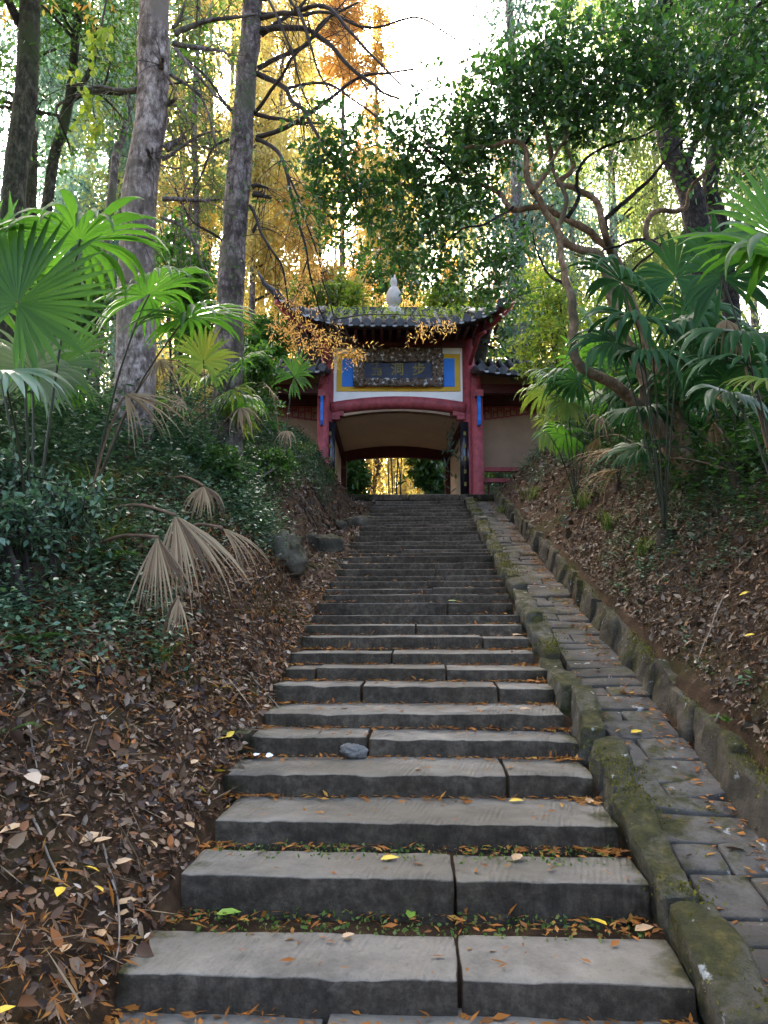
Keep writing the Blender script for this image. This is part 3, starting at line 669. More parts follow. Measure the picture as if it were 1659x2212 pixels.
# ------------------------------------------------------------------ vegetation helpers
def smooth_path(P, n):
    P = np.asarray(P, float); t = np.concatenate([[0], np.cumsum(np.linalg.norm(np.diff(P, axis=0), axis=1))]); q = np.linspace(0, t[-1], n)
    i = np.clip(np.searchsorted(t, q) - 1, 0, len(P) - 2); f = ((q - t[i]) / np.maximum(t[i + 1] - t[i], 1e-9))[:, None]
    p0 = P[np.maximum(i - 1, 0)]; p1 = P[i]; p2 = P[i + 1]; p3 = P[np.minimum(i + 2, len(P) - 1)]
    return .5 * (2 * p1 + (p2 - p0) * f + (2 * p0 - 5 * p1 + 4 * p2 - p3) * f ** 2 + (3 * p1 - p0 - 3 * p2 + p3) * f ** 3)
def wig(P, amp, f, seed):
    P = np.asarray(P); t = np.linspace(0, 1, len(P))[:, None]
    d = np.stack([vnoise(P + 50 * k, f, seed + k) for k in range(3)], 1); return P + d * amp * np.minimum(1, t * 4)
def pxpath(pts, n=None, Y=None):
    P = np.array([W(p[0], p[1], p[2] if len(p) > 2 else Y) for p in pts]); return smooth_path(P, n or len(pts) * 5)
def gz(x, y): return float(ground(np.array([x]), np.array([y]))[0])

def sprays(C, r, n, L=(.25, .5), per=9, leaf=(.06, .03), droop=.4, spread=.9):
    """leafy twigs round the points C: returns leaves (P, D, N, L, W) and twig polylines"""
    k = len(C); D = rdir(r, k); D[:, 2] = D[:, 2] * .6 - droop; D = nrm(D); ln = r.uniform(*L, k)
    t = (np.arange(per) + .6) / per; t = t[None] * np.ones((k, 1))
    bend = np.zeros((k, per, 3)); bend[..., 2] = -.18 * (t ** 2) * ln[:, None]
    P = C[:, None] + D[:, None] * (t * ln[:, None])[..., None] + bend
    A = np.cross(D, rdir(r, k)); A = nrm(A); sgn = np.where(np.arange(per) % 2, 1, -1)[None, :, None]
    LD = D[:, None] * .5 + A[:, None] * sgn * spread + r.normal(0, .35, (k, per, 3)); LD[..., 2] -= droop * .5
    Nn = r.normal(0, .45, (k, per, 3)); Nn[..., 2] += 1
    n_ = k * per
    return P.reshape(-1, 3), LD.reshape(-1, 3), Nn.reshape(-1, 3), r.uniform(.7, 1.25, n_) * leaf[0], r.uniform(.75, 1.2, n_) * leaf[1], C, D, ln
def twigs(C, D, ln, rad=.005, n=3):
    """thin three-sided twigs as one fast mesh"""
    k = len(C); A = nrm(np.cross(D, [0.3, .5, .8])); B = np.cross(D, A); rows = []
    for t, rr in ((0, 1.0), (.5, .8), (1, .4)):
        c = C + D * (ln * t)[:, None]; c[:, 2] -= .18 * t * t * ln
        for a in (0, 2.094, 4.189): rows.append(c + (A * math.cos(a) + B * math.sin(a)) * rad * rr)
    V = np.stack(rows, 1).reshape(-1, 3); F = []
    for i in range(2):
        for j in range(3): F.append((i * 3 + j, i * 3 + (j + 1) % 3, i * 3 + 3 + (j + 1) % 3, i * 3 + 3 + j))
    return V, (np.arange(k)[:, None, None] * 9 + np.array(F)[None]).reshape(-1, 4)
def inblobs(r, blobs, n, shell_=.35):
    """n points in ellipsoids (cx,cy,cz,rx,ry,rz), by volume"""
    B = np.array(blobs, float); wv = (B[:, 3] * B[:, 4] * B[:, 5]) ** .75; i = r.choice(len(B), n, p=wv / wv.sum())
    d = rdir(r, n); q = r.random(n) ** shell_; return B[i, :3] + d * q[:, None] * B[i, 3:]
def pxblob(px, py, Y, rx, ry, rd=None):
    c = W(px, py, Y); k = np.linalg.norm(c - EYE) / FPX; return (*c, rx * k, rd if rd else max(rx, ry) * k * .7, ry * k)

SUNV = np.array(sdir)
SUN_HOLES = [(W(38, 655, 4.9), .4), (W(172, 522, 5.2), .5), (W(360, 660, 6.2), .4), (W(440, 780, 9.5), .6), (W(285, 700, 8.5), .45), (W(290, 550, 8.5), .4), (W(1225, 850, 10.6), .7)]  # crown holes added along the sun's line to light palms and trunks
def sun_holes(C):
    """drops crown leaves along sun rays, so added holes light the palms and trunks"""
    ok = np.ones(len(C), bool)
    for p, rad in SUN_HOLES:
        v = C - p; t = v @ SUNV; ok &= ~((t > 1.2) & (np.linalg.norm(v - t[:, None] * SUNV, axis=1) < rad))
    return C[ok]
def trunk_mb(P, r0_, r1_, n=10, bump_=.0, seed=0, flare=0.0, mb=None):
    t = np.linspace(0, 1, len(P)); R = r0_ + (r1_ - r0_) * t ** .8
    if flare: R = R * (1 + flare * np.exp(-t * len(P) * .45))
    return (mb or MB()).tube(P, R, n, bump_, seed)

def bigtree(name, label, px, Y, r0_, r1_, mat, top, seed, blobs, leafm, nsp, leaf, cat='tree', group=None, limbs=(), per=9, bump_=.05, limbm=None, droop=.3, flare=.5, Ltw=(.3, .6), sides=26):
    """px: trunk polyline in view pixels; top: extra height above the last point"""
    P = [W(*p, Y) for p in px]; b0 = P[0].copy(); zg = gz(b0[0], b0[1]); P[0][2] = min(zg, P[0][2])
    b0 = np.array([b0[0], b0[1], zg - .1]); P = [b0] + P
    d = nrm(P[-1] - P[-2]); P.append(P[-1] + d * top)
    root = thing(name, label, cat, b0, group); r = rng(seed)
    pts = wig(smooth_path(P, max(14, int(np.linalg.norm(P[-1] - P[0]) * 7))), .05, .8, seed)
    part('trunk', trunk_mb(pts, r0_, r1_ * .6, sides, bump_, seed, flare), M[mat], root, True)
    for q, (lp, ra) in enumerate(limbs):
        pp = np.array([W(*p[:2], p[2] if len(p) > 2 else Y) for p in lp]); pp = wig(smooth_path(pp, len(lp) * 6), .05, 2.5, seed + q)
        tt = np.linspace(0, 1, len(pp)); mb = MB().tube(pp, ra * (1 - .75 * tt) + .004, 7)
        rr = rng(seed * 31 + q)
        for k in range(int(len(pp) * .8)):       # side twigs
            i = rr.integers(len(pp) // 4, len(pp)); dd = nrm(rr.normal(size=3) + nrm(pp[-1] - pp[0]) * .8 + np.array([0, 0, -.25])); L = rr.uniform(.25, 1.0)
            tp = smooth_path([pp[i], pp[i] + dd * L * .5 + [0, 0, .03], pp[i] + dd * L + np.array([0, 0, -.12 * L])], 5); mb.tube(tp, np.linspace(max(.004, ra * .28 * (1 - tt[i]) + .003), .002, 5), 4)
        part('limb', mb, M[limbm or mat], root, True)
    if blobs:
        C = sun_holes(inblobs(r, blobs, nsp, .5)); sp = sprays(C, r, nsp, Ltw, per, leaf, droop)
        part('crown', leafcloud(*sp[:5], RH), M[leafm], root)
        kindof(part('twigs', twigs(sp[5], sp[6], sp[7], .006), M['twig'], root), 'stuff')
        mb = MB(); tp = pts[int(len(pts) * .55):]       # boughs running out to the leaf masses
        for q, b in enumerate(blobs):
            c = np.array(b[:3]); st = tp[np.argmin(np.linalg.norm(tp - (c - [0, 0, b[5] * .6]), axis=1))]
            mid = (st + c) / 2 + r.normal(0, .25, 3); mb.tube(wig(smooth_path([st, mid, c], 9), .12, 1.2, seed + q), np.linspace(r1_ * .4, .012, 9), 6)
        kindof(part('bough', mb, M[limbm or mat], root, True), 'stuff')
    return root

# ------------------------------------------------------------------ big trees on the banks
canA = [(-4.4, 7, 11.0, 2.4, 2.6, 1.6), (-5.8, 9.5, 11.8, 2.6, 2.6, 1.6), (-4.2, 9.8, 13.5, 2.2, 2.6, 1.6), (-4.8, 5, 11.5, 2.2, 2.4, 1.4)]
LA = [([(378, 73), (417, 57), (557, 34, 8.6)], .035), ([(375, 94), (430, 100), (495, 120, 9)], .03), ([(357, 323), (401, 286)], .05), ([(352, 430), (400, 434), (469, 432, 8.8)], .028),
      ([(300, 193), (208, 187), (156, 213)], .03), ([(378, 104), (440, 170), (500, 250, 9)], .022), ([(350, 344), (437, 292), (479, 284)], .024), ([(352, 470), (420, 520), (450, 600)], .02),
      ([(372, 60), (400, 20), (410, -20)], .02), ([(335, 150), (350, 120, 8.2)], .05), ([(325, 340), (310, 320, 8.15)], .04), ([(300, 520), (285, 505, 8.2)], .035), ([(350, 230), (375, 215, 8.3)], .035), ([(368, 160), (440, 230), (470, 330)], .018)]
bigtree('redwood_tree', 'thick trunk with flaking pale bark and a broken limb on the bank', [(275, 1010), (296, 750), (300, 600), (317, 300), (342, 0)], 8.5, .245, .2, 'bark_pale', 5, 21, canA, 'amber', 900, (.14, .05), limbs=LA, per=10, bump_=.085, limbm='bark', flare=.35)
LB = [([(565, 75), (630, 29), (675, -20)], .035), ([(565, 64), (672, 68, 10), (740, 132, 9.8), (812, 186, 9.6), (861, 215, 9.5)], .045), ([(558, 147), (640, 104, 10.2), (719, 36, 10), (779, 0, 9.8)], .035),
      ([(556, 158), (612, 193, 10.3), (644, 233, 10), (683, 286, 9.8), (708, 329, 9.8), (776, 387, 9.6)], .04), ([(553, 247), (658, 261, 10.2), (708, 265, 10)], .03),
      ([(555, 297), (647, 265, 10.2), (712, 215, 10), (791, 161, 9.8), (898, 156, 9.6)], .035), ([(555, 301), (597, 322, 10.2), (622, 376, 10), (644, 465, 10), (665, 558, 10), (682, 640, 10.2)], .03),
      ([(540, 444), (583, 530, 10.2), (612, 580, 10.2), (626, 660, 10.2)], .022), ([(547, 247), (640, 125, 10), (744, 4, 9.8)], .025), ([(570, 0), (619, -10, 10), (662, 75, 9.6), (705, 179, 9.6), (750, 290, 9.6)], .024),
      ([(560, 40), (694, 14, 9.6), (755, 68, 9.4), (826, 140, 9.2), (865, 182, 9.2)], .035), ([(560, 30), (719, 32, 9.8), (812, 57, 9.6), (898, 32, 9.4), (980, 90, 9.2)], .025), ([(560, -20), (590, 10, 10), (630, 107, 9.8), (655, 200, 9.8), (690, 267, 9.8)], .02),
      ([(545, 404), (580, 405)], .035), ([(548, 420), (585, 428)], .04), ([(545, 500), (560, 475)], .03), ([(600, 325, 10.2), (640, 420, 10.5), (690, 560, 10.8), (720, 690, 11), (745, 735, 11)], .015), ([(612, 193, 10.3), (700, 180, 10.3), (800, 240, 10), (900, 330, 9.8)], .02),
      ([(500, 240), (440, 160, 10.2), (380, 110, 10)], .02), ([(480, 520), (420, 480, 10.2), (380, 400, 10)], .018), ([(495, 300), (455, 330), (420, 420)], .018)]
canB = [(-3.2, 12, 14.4, 2.2, 2.6, 1.6), (-3.8, 14.5, 16, 2.6, 2.6, 1.8), (-5, 12.5, 15.2, 2.4, 2.6, 1.8), (-2.2, 14.5, 17, 2.2, 2.6, 1.6)]
tB = bigtree('redwood_tree', 'slim straight redwood trunk with many bare dark side branches', [(485, 930), (496, 700), (508, 500), (525, 250), (542, 0)], 10.5, .23, .17, 'bark', 5, 22, canB, 'orange', 900, (.14, .05), limbs=LB, bump_=.085, limbm='twig', flare=.4)
# rust-coloured sprays hanging in front of the gate from its lowest branch
r = rng(221); blobs = [pxblob(635, 705, 10.6, 55, 40), pxblob(700, 730, 10.9, 55, 40), pxblob(760, 760, 11.0, 48, 26), pxblob(640, 640, 10.4, 40, 45), pxblob(670, 590, 10.2, 30, 50), pxblob(905, 712, 11.2, 30, 12), pxblob(975, 702, 11.3, 40, 12)]
C = inblobs(r, blobs, 190, .6); sp = sprays(C, r, 190, (.12, .3), 8, (.075, .018), .35)
part('crown', leafcloud(*sp[:5], RH), M['rust'], tB); kindof(part('twigs', twigs(sp[5], sp[6], sp[7], .003), M['twig'], tB), 'stuff')
mb = MB()
for q, path in enumerate([[(720, 690, 11), (800, 680, 11), (880, 680, 11.2), (980, 695, 11.3)], [(665, 558, 10), (640, 640, 10.4), (620, 710, 10.6)], [(682, 640, 10.2), (710, 720, 10.9), (770, 770, 11)]]):
    mb.tube(wig(pxpath(path, 16), .03, 3, q), np.linspace(.012, .003, 16), 5)
part('limb', mb, M['twig'], tB)
bigtree('redwood_tree', 'dark ivy clad trunk leaning at the edge of the wood', [(-5, 560), (35, 420), (58, 200), (72, 0)], 10, .2, .18, 'bark_moss', 4, 23,
        [(-6.5, 10, 10.5, 2.4, 2.6, 1.6), (-4.6, 11, 12, 2.4, 2.6, 1.6), (-8, 11.5, 12, 2.4, 2.6, 1.6), (-5.5, 12.5, 13.5, 2.6, 2.6, 1.8)], 'midgreen', 550, (.11, .06), limbs=[([(60, 260), (75, 240), (95, 250)], .03)], limbm='bark_dark')
bigtree('forked_tree', 'thin forked mossy tree between ivy clad and pale trunks', [(85, 560), (105, 400), (135, 260), (157, 120), (170, 0)], 12, .12, .08, 'bark_moss', 3, 24,
        [pxblob(240, 120, 12, 70, 90), pxblob(190, 40, 12, 60, 60), pxblob(260, 250, 12.3, 45, 60), pxblob(420, 170, 12.5, 45, 100), pxblob(150, 330, 12, 40, 60), (-6, 12, 12, 2, 2, 1.5)], 'midgreen', 330, (.1, .055),
        limbs=[([(135, 260), (150, 200), (190, 160), (205, 60)], .06), ([(140, 240), (180, 210), (250, 190)], .03)], limbm='bark_moss')
bigtree('distant_tree', 'thin pale leaning trunk deep in the wood past the thick trunk', [(215, 520), (240, 400), (262, 290), (285, 200), (300, 100)], 17, .13, .1, 'bark', 4, 25, [], None, 0, None)
# yellow-green maple-like sprig hanging high beside the forked tree
ms = thing('maple_sprig', 'sprig of yellow green leaves hanging before the forked tree', 'branch', W(205, 250, 7.5))
sp = sprays(inblobs(rng(9), [pxblob(195, 190, 7.5, 30, 60), pxblob(215, 90, 7.5, 40, 40), pxblob(205, 260, 7.5, 22, 40)], 26, .6), rng(10), 26, (.15, .25), 6, (.09, .06), .5)
part('leaves', leafcloud(*sp[:5], OV), M['lime'], ms); part('stem', MB().tube(pxpath([(235, -30, 7.5), (215, 80, 7.5), (200, 180, 7.5), (205, 270, 7.5)], 16), np.linspace(.012, .003, 16), 6), M['twig'], ms, True)
# leafy trees of the wood; crown blobs outside the frame added to block sun
bigtree('leafy_tree', 'leafy tree filling the wood behind the forked tree', [(60, 620), (70, 400), (60, 200), (80, 0)], 15, .16, .12, 'bark_moss', 3, 28,
        [pxblob(60, 300, 15.5, 90, 80), pxblob(220, 250, 16, 60, 150), pxblob(-80, 120, 15, 120, 160), (-8, 14.5, 12.5, 2.6, 2.6, 1.8), (-9.5, 12.5, 11, 2.6, 2.6, 2), (-11, 15.5, 12, 3, 3, 2.4), (-6.5, 15.5, 14, 2.6, 2.6, 1.6)], 'bluegreen', 1000, (.15, .07), limbm='bark_moss')
bigtree('leafy_tree', 'loose yellow green tree behind the gap between the near trunks', [(430, 700), (425, 500), (420, 250), (430, 0)], 19, .12, .09, 'bark', 2, 29,
        [pxblob(420, 60, 19, 90, 120), pxblob(400, 260, 19, 80, 110), pxblob(460, 400, 19, 70, 110), pxblob(240, 330, 20, 90, 130), pxblob(250, 100, 20, 90, 100)], 'willow', 900, (.15, .08), limbm='bark')
# ivy leaves on the trunks
def ivy(parent, px, Y, n, seed, rad):
    r = rng(seed); P = pxpath([(*p, Y) for p in px], 60); i = r.integers(0, 60, n); a = r.uniform(0, 2 * math.pi, n)
    N = np.stack([np.cos(a), np.sin(a), r.normal(0, .3, n)], 1); Q = P[i] + N * (rad + r.uniform(0, .05, n))[:, None] + r.normal(0, .03, (n, 3))
    D = np.stack([r.normal(0, .6, n), r.normal(0, .6, n), -np.ones(n)], 1); part('ivy', leafcloud(Q, D, N, r.uniform(.035, .06, n), r.uniform(.03, .05, n), RH), M['midgreen'], parent)
ivy(tB, [(540, 0), (525, 250), (508, 500), (496, 700), (488, 880)], 10.5, 420, 3, .2)

# the dark trunks at the far side of the bank
bigtree('dark_tree', 'dark thick trunk rising behind the crooked evergreen', [(1535, 640), (1500, 480), (1472, 380), (1440, 290), (1425, 0)], 12, .24, .2, 'bark_dark', 4, 26,
        [pxblob(1480, -40, 12, 150, 90), pxblob(1330, 20, 12.5, 120, 80), pxblob(1560, 110, 12, 100, 90), pxblob(1450, 180, 12.4, 90, 90), pxblob(1620, 330, 12.3, 70, 110), (6.5, 12, 13, 2.5, 2.5, 1.6), (4, 10, 13.5, 2.5, 2.5, 1.6)], 'camellia', 1150, (.1, .05), limbs=[([(1440, 290), (1400, 180), (1340, 80)], .07), ([(1470, 380), (1540, 250), (1600, 120)], .07)], flare=.2)
bigtree('dark_tree', 'second dark trunk leaning beside the thick dark one', [(1590, 640), (1560, 500), (1535, 400), (1570, 230), (1580, 0)], 12.6, .17, .14, 'bark_dark', 4, 27,
        [(8, 12.5, 12.5, 2.5, 2.5, 1.6), pxblob(1640, 60, 12.6, 80, 120)], 'camellia', 500, (.1, .05), flare=.2)

# ------------------------------------------------------------------ crooked evergreen on the bank
cb = W(1510, 1032, 8.2); cb[2] = gz(cb[0], cb[1]) - .08
cam_t = thing('crooked_evergreen', 'crooked small evergreen with twisting tan limbs and dark glossy leaves', 'tree', cb)
K = [([(1512, 1050), (1509, 1032), (1429, 931), (1387, 886)], .11, .095), ([(1387, 886), (1324, 826, 8.1), (1240, 777, 8), (1240, 676, 8), (1226, 600, 8), (1209, 551, 8), (1209, 502, 8), (1226, 432, 8), (1200, 360, 8), (1230, 280, 8)], .07, .012),
     ([(1387, 886), (1394, 833), (1370, 774), (1338, 694), (1321, 648), (1303, 561), (1261, 540), (1219, 516), (1192, 467), (1150, 414, 8.1), (1133, 373), (1129, 323), (1071, 310), (1000, 330, 8.5)], .07, .02),
     ([(1500, 1030, 8.3), (1464, 903, 8.4), (1425, 816, 8.5), (1373, 676, 8.5), (1331, 554, 8.5), (1254, 484, 8.5), (1167, 443, 8.5), (1109, 447, 8.6), (1071, 410, 8.7), (997, 389, 8.8), (900, 400, 9), (800, 380, 9)], .075, .012),
     ([(1321, 551, 8.5), (1307, 502), (1287, 439), (1237, 410), (1205, 395), (1237, 360), (1220, 298), (1253, 248), (1280, 200)], .045, .015), ([(1150, 414, 8.1), (1171, 385), (1187, 344), (1179, 290), (1171, 248), (1200, 180)], .035, .012),
     ([(1311, 497, 8.3), (1310, 470), (1360, 430), (1400, 390), (1450, 330), (1500, 290)], .03, .01), ([(1480, 640, 8.2), (1460, 571), (1427, 534), (1402, 522), (1415, 455), (1485, 451), (1506, 393), (1593, 298), (1659, 230)], .04, .012),
     ([(1427, 534, 8.2), (1380, 520), (1330, 530), (1290, 545)], .022, .01), ([(1470, 900, 8.4), (1490, 760), (1480, 640), (1500, 560), (1560, 540), (1580, 500)], .05, .015), ([(1226, 470, 8), (1250, 420, 8), (1245, 370), (1290, 330), (1380, 300), (1440, 250)], .025, .008),
     ([(1109, 447, 8.6), (1060, 480), (1000, 500), (930, 560, 9)], .018, .006), ([(997, 389, 8.8), (930, 330), (850, 310, 9), (760, 330, 9.2)], .016, .005), ([(1240, 640, 8), (1190, 600), (1160, 560), (1150, 500)], .02, .006),
     ([(1303, 561, 8.2), (1340, 600), (1390, 570), (1427, 534)], .02, .012), ([(1129, 323), (1160, 250), (1120, 180), (1140, 120)], .016, .006), ([(1220, 298), (1300, 260), (1360, 180), (1420, 120)], .018, .006), ([(1506, 393), (1470, 330), (1480, 250), (1530, 160)], .02, .006)]
for q, (pp, a, b_) in enumerate(K):
    P = wig(wig(pxpath([(*p[:2], p[2] if len(p) > 2 else 8.2) for p in pp]), .05, 2.6, 60 + q), .02, 8, 90 + q)
    if q == 0: P = np.concatenate([[cb], P])
    R = a + (b_ - a) * np.linspace(0, 1, len(P)); part('trunk' if q == 0 else 'limb', MB().tube(P, R, 10 if a > .03 else 7, .06, q), M['bark_tan'] if a > .034 else M['bark_dark'], cam_t, True)
r = rng(61)
CB = [pxblob(720, 330, 9.0, 75, 100), pxblob(790, 430, 9, 110, 95), pxblob(900, 310, 8.8, 120, 95), pxblob(960, 440, 8.8, 110, 85), pxblob(1050, 240, 8.4, 105, 100), pxblob(1090, 530, 9, 75, 70), pxblob(1040, 560, 9.2, 70, 60),
      pxblob(1180, 170, 8, 130, 90), pxblob(1330, 160, 7.6, 130, 80), pxblob(1480, 180, 7.4, 120, 100), pxblob(1600, 240, 7.2, 100, 130), pxblob(1250, 250, 8, 110, 60), pxblob(1420, 60, 7.6, 160, 70), pxblob(1620, 80, 7.2, 90, 90), pxblob(860, 520, 9.2, 90, 70), 
      pxblob(700, 430, 9.2, 50, 60), pxblob(1200, 90, 8, 110, 60), pxblob(1000, 330, 8.6, 110, 80), pxblob(1080, 150, 8.2, 80, 60), pxblob(1105, 640, 9.5, 50, 45), pxblob(1060, 610, 9.5, 50, 40), pxblob(940, 560, 9.2, 70, 60)]
C = inblobs(r, CB, 2150, .85) + r.normal(0, .16, (2150, 3)); sp = sprays(C, r, 2150, (.2, .5), 8, (.078, .05), .25)
part('crown', leafcloud(*sp[:5], OV), M['camellia'], cam_t); kindof(part('twigs', twigs(sp[5], sp[6], sp[7], .004), M['twig'], cam_t), 'stuff')

# ------------------------------------------------------------------ forest behind
def hangtree(name, label, px, Y, top_px, wid, leafm, seed, nst, per, leaf, strand, bark='bark', group='trees of the wood behind the gate', low=.18, cone=.55, L0=.04, gap=.3):
    """tall tree hung with drooping sprays; top_px = view pixel of its tip"""
    p = W(px, 1000, Y); zb = gz(p[0], p[1]); zt = W(px, top_px, Y)[2]; H = zt - zb
    root = thing(name, label, 'tree', (p[0], p[1], zb), group); r = rng(seed)
    ax = np.array([[p[0], p[1], zb - .1], [p[0] + r.normal(0, .2), p[1], zb + H * .5], [p[0] + r.normal(0, .3), p[1], zt - .3]])
    pts = smooth_path(ax, 16); part('trunk', trunk_mb(pts, H * .008 + .06, .02, 10, .04, seed, .3), M[bark], root, True)
    nb = 46; bz = r.uniform(low, .97, nb); ba = r.uniform(0, 2 * math.pi, nb); br = wid * (1 - cone * bz) * r.uniform(.6, 1.1, nb) * (.55 + .45 * np.minimum(1, bz / (low + .2)))
    mb = MB(); ends = []
    for z_, a_, R_ in zip(bz, ba, br):
        st = pts[min(15, int(z_ * 15))]; e = st + np.array([math.cos(a_) * R_, math.sin(a_) * R_, R_ * .32])
        pp = smooth_path([st, (st + e) / 2 + [0, 0, R_ * .12], e], 8); mb.tube(pp, np.linspace(.05, .012, 8), 5); ends.append(pp)
    kindof(part('bough', mb, M['twig'], root), 'stuff')
    E = np.concatenate([e[2:] for e in ends]); i = r.integers(0, len(E), nst); S = E[i] + r.normal(0, wid * .085, (nst, 3)); S[:, 2] += .2
    keep = vnoise(S, .45, seed + 7) > -gap; S = S[keep]; k = len(S)
    ln = r.uniform(*strand, k); t = np.linspace(0, 1, per)[None]; dr = r.normal(0, .22, (k, 3)); dr[:, 2] = 0
    P = S[:, None] + dr[:, None] * (t * ln[:, None])[..., None]; P[..., 2] -= t * ln[:, None]
    P = P.reshape(-1, 3) + r.normal(0, .05, (k * per, 3)); n = len(P)
    D = r.normal(0, .55, (n, 3)); D[:, 2] -= .9; part('crown', leafcloud(P, D, rdir(r, n), r.uniform(.6, 1.3, n) * leaf[0], r.uniform(.6, 1.2, n) * leaf[1], QD), M[leafm], root)
    return root
BG = [  # px, Y, tip, width, leaf
    (430, 33, -250, 3.0, 'yellow', 'tall pale gold redwood between the two near trunks'), (600, 31, -150, 3.0, 'yellow', 'tall gold redwood beyond the bare branches'),
    (735, 36, -160, 2.7, 'orange', 'tall orange tipped redwood with sky beside its crown'), (500, 42, -100, 3.3, 'yellow', 'yellow redwood standing deep behind the gold ones'),
    (690, 27, 330, 2.5, 'amber', 'low amber tree over the gate roof horn'), (840, 34, 300, 2.6, 'yellow', 'golden tree seen above the gate finial'), (960, 38, 400, 2.6, 'amber', 'short amber tree right behind the roof ridge'),
    (1110, 34, 260, 2.6, 'orange', 'orange tree glimpsed through the crooked evergreen'), (1190, 40, 330, 3, 'yellow', 'golden tree past the evergreen, next to the willows'),
    (800, 48, 520, 3.5, 'yellow', 'golden tree seen through the gateway passage'), (900, 40, 560, 3.0, 'yellow', 'low golden tree down the path beyond the gateway'), (870, 55, 420, 3.5, 'amber', 'far amber tree on the axis of the gateway'),
    (815, 37, -60, 2.6, 'amber', 'thin amber redwood whose top thins out into the sky'), (665, 44, -260, 3.2, 'yellow', 'tall yellow redwood deep behind the orange one'), (545, 28, 100, 2.4, 'yellow', 'shorter yellow tree just past the slim trunk'),
    (380, 31, -180, 2.8, 'yellow', 'tall pale yellow tree in the gap beside the thick trunk'), (470, 37, -200, 3.0, 'willow', 'tall pale green tree in the gap between the near trunks'), (560, 36, -160, 3.0, 'yellow', 'tall yellow tree right behind the slim trunk'), (250, 31, -200, 3.0, 'willow', 'tall green tree behind the leaning pale trunk'), (120, 33, -200, 3.2, 'bluegreen', 'tall bluish tree between ivy clad and forked trunks'), (645, 40, -140, 3.0, 'willow', 'tall pale green tree among the bare branches'),
    (1000, 33, 120, 2.8, 'willow', 'pale green tree beside the white sky gap'), (1250, 32, -60, 3.0, 'willow', 'tall pale green tree behind the evergreen crown'),
    (330, 40, -60, 3.2, 'yellow', 'yellow tree behind the thick pale trunk'), (990, 60, 480, 4, 'yellow', 'far golden tree past the roof ridge end')]
for q, (px, Y, tp, wd, lm, lab) in enumerate(BG):
    hangtree('golden_tree' if lm != 'orange' else 'orange_tree', lab, px, Y, tp, wd, lm, 500 + q, 3500, 13, (.2, .07), (.8, 2.2), gap=.2, low=.1 if Y > 26 else .2)
for q, (px, Y, tp, wd, lm, lab) in enumerate([(1330, 24, -300, 3.4, 'willow', 'drooping yellow green willow behind the twisting limbs'), (1560, 22, -350, 3.2, 'willow', 'drooping willow behind the dark trunks'), (1130, 22, -700, 3.4, 'bluegreen', 'feathery grey green tree against the white sky'),
                                             (1450, 32, 0, 3.6, 'lime', 'lime willow far behind the dark trunks'), (40, 26, -80, 3.4, 'bluegreen', 'bluish conifer at the edge of the wood'), (190, 24, 0, 2.8, 'bluegreen', 'haze tinted bluish conifer behind the forked tree'), (250, 34, -150, 3.4, 'willow', 'pale green tree far behind the thick trunk'), (1650, 30, -60, 3.4, 'willow', 'outermost willow beside the dark wood')]):
    hangtree('willow_tree' if lm in ('willow', 'lime') else 'conifer_tree', lab, px, Y, tp, wd, lm, 560 + q, 2400, 13, (.22, .065), (1.0, 3.0), gap=.2, low=.1)

for q, (px, Y, tp, wd, lm, lab) in enumerate([(300, 58, 40, 4.5, 'willow', 'pale green tree far back past the thick trunk'), (420, 66, 120, 5, 'yellow', 'broad yellow tree far back between the near trunks'), (590, 62, 180, 5, 'willow', 'hazy green tree far beyond the slim trunk'), (720, 68, 260, 5, 'yellow', 'broad golden tree far beyond the roof horn'), (880, 70, 330, 5, 'willow', 'green tree far beyond the finial'),
                                             (1030, 64, 300, 5, 'yellow', 'broad golden tree far beyond the roof end'), (1210, 58, 280, 5, 'lime', 'lime tree far beyond the crooked evergreen'), (1390, 60, 240, 5, 'willow', 'green tree far beyond the dark trunks'), (110, 60, 60, 5, 'bluegreen', 'haze tinted bluish tree far beyond the forked tree')]):
    hangtree('far_tree', lab, px, Y, tp, wd, lm, 620 + q, 1500, 12, (.4, .17), (1.2, 3.2), gap=.3, low=.05, cone=.35)

def shrub(name, label, blobs, leafm, n, leaf, seed, group=None, Ltw=(.25, .5), per=8, cat='shrub'):
    B = np.array(blobs); c = B[:, :3].mean(0); zb = gz(c[0], c[1]); root = thing(name, label, cat, (c[0], c[1], zb), group); r = rng(seed)
    C = inblobs(r, blobs, n, .55); C[:, 2] = np.maximum(C[:, 2], ground(C[:, 0], C[:, 1], False) + .1)
    sp = sprays(C, r, n, Ltw, per, leaf, .15); part('foliage', leafcloud(*sp[:5], RH), M[leafm], root); kindof(part('twigs', twigs(sp[5], sp[6], sp[7], .005), M['twig'], root), 'stuff')
    mb = MB()
    for b in blobs:
        for k in range(3):
            e = np.array(b[:3]) + r.normal(0, .3, 3) * np.array(b[3:]); s_ = np.array([c[0] + r.normal(0, .15), c[1] + r.normal(0, .15), zb - .05])
            mb.tube(wig(smooth_path([s_, (s_ + e) / 2 + r.normal(0, .1, 3), e], 8), .05, 2, k), np.linspace(.03, .008, 8), 5)
    part('stem', mb, M['twig'], root); return root
shrub('evergreen_shrub', 'leafy green shrub between the two near trunks', [pxblob(400, 600, 12.5, 70, 80), pxblob(430, 700, 12.5, 60, 70), pxblob(370, 520, 13, 50, 50)], 'midgreen', 320, (.14, .08), 71)
shrub('evergreen_shrub', 'dark shrub beside the left roof horn and slim trunk', [pxblob(555, 790, 14, 35, 50), pxblob(550, 870, 14, 40, 50)], 'midgreen', 220, (.12, .07), 72)
shrub('evergreen_shrub', 'bright green shrub behind the thick pale trunk', [pxblob(180, 640, 11, 90, 90), pxblob(100, 740, 11, 90, 90)], 'midgreen', 300, (.12, .06), 73)
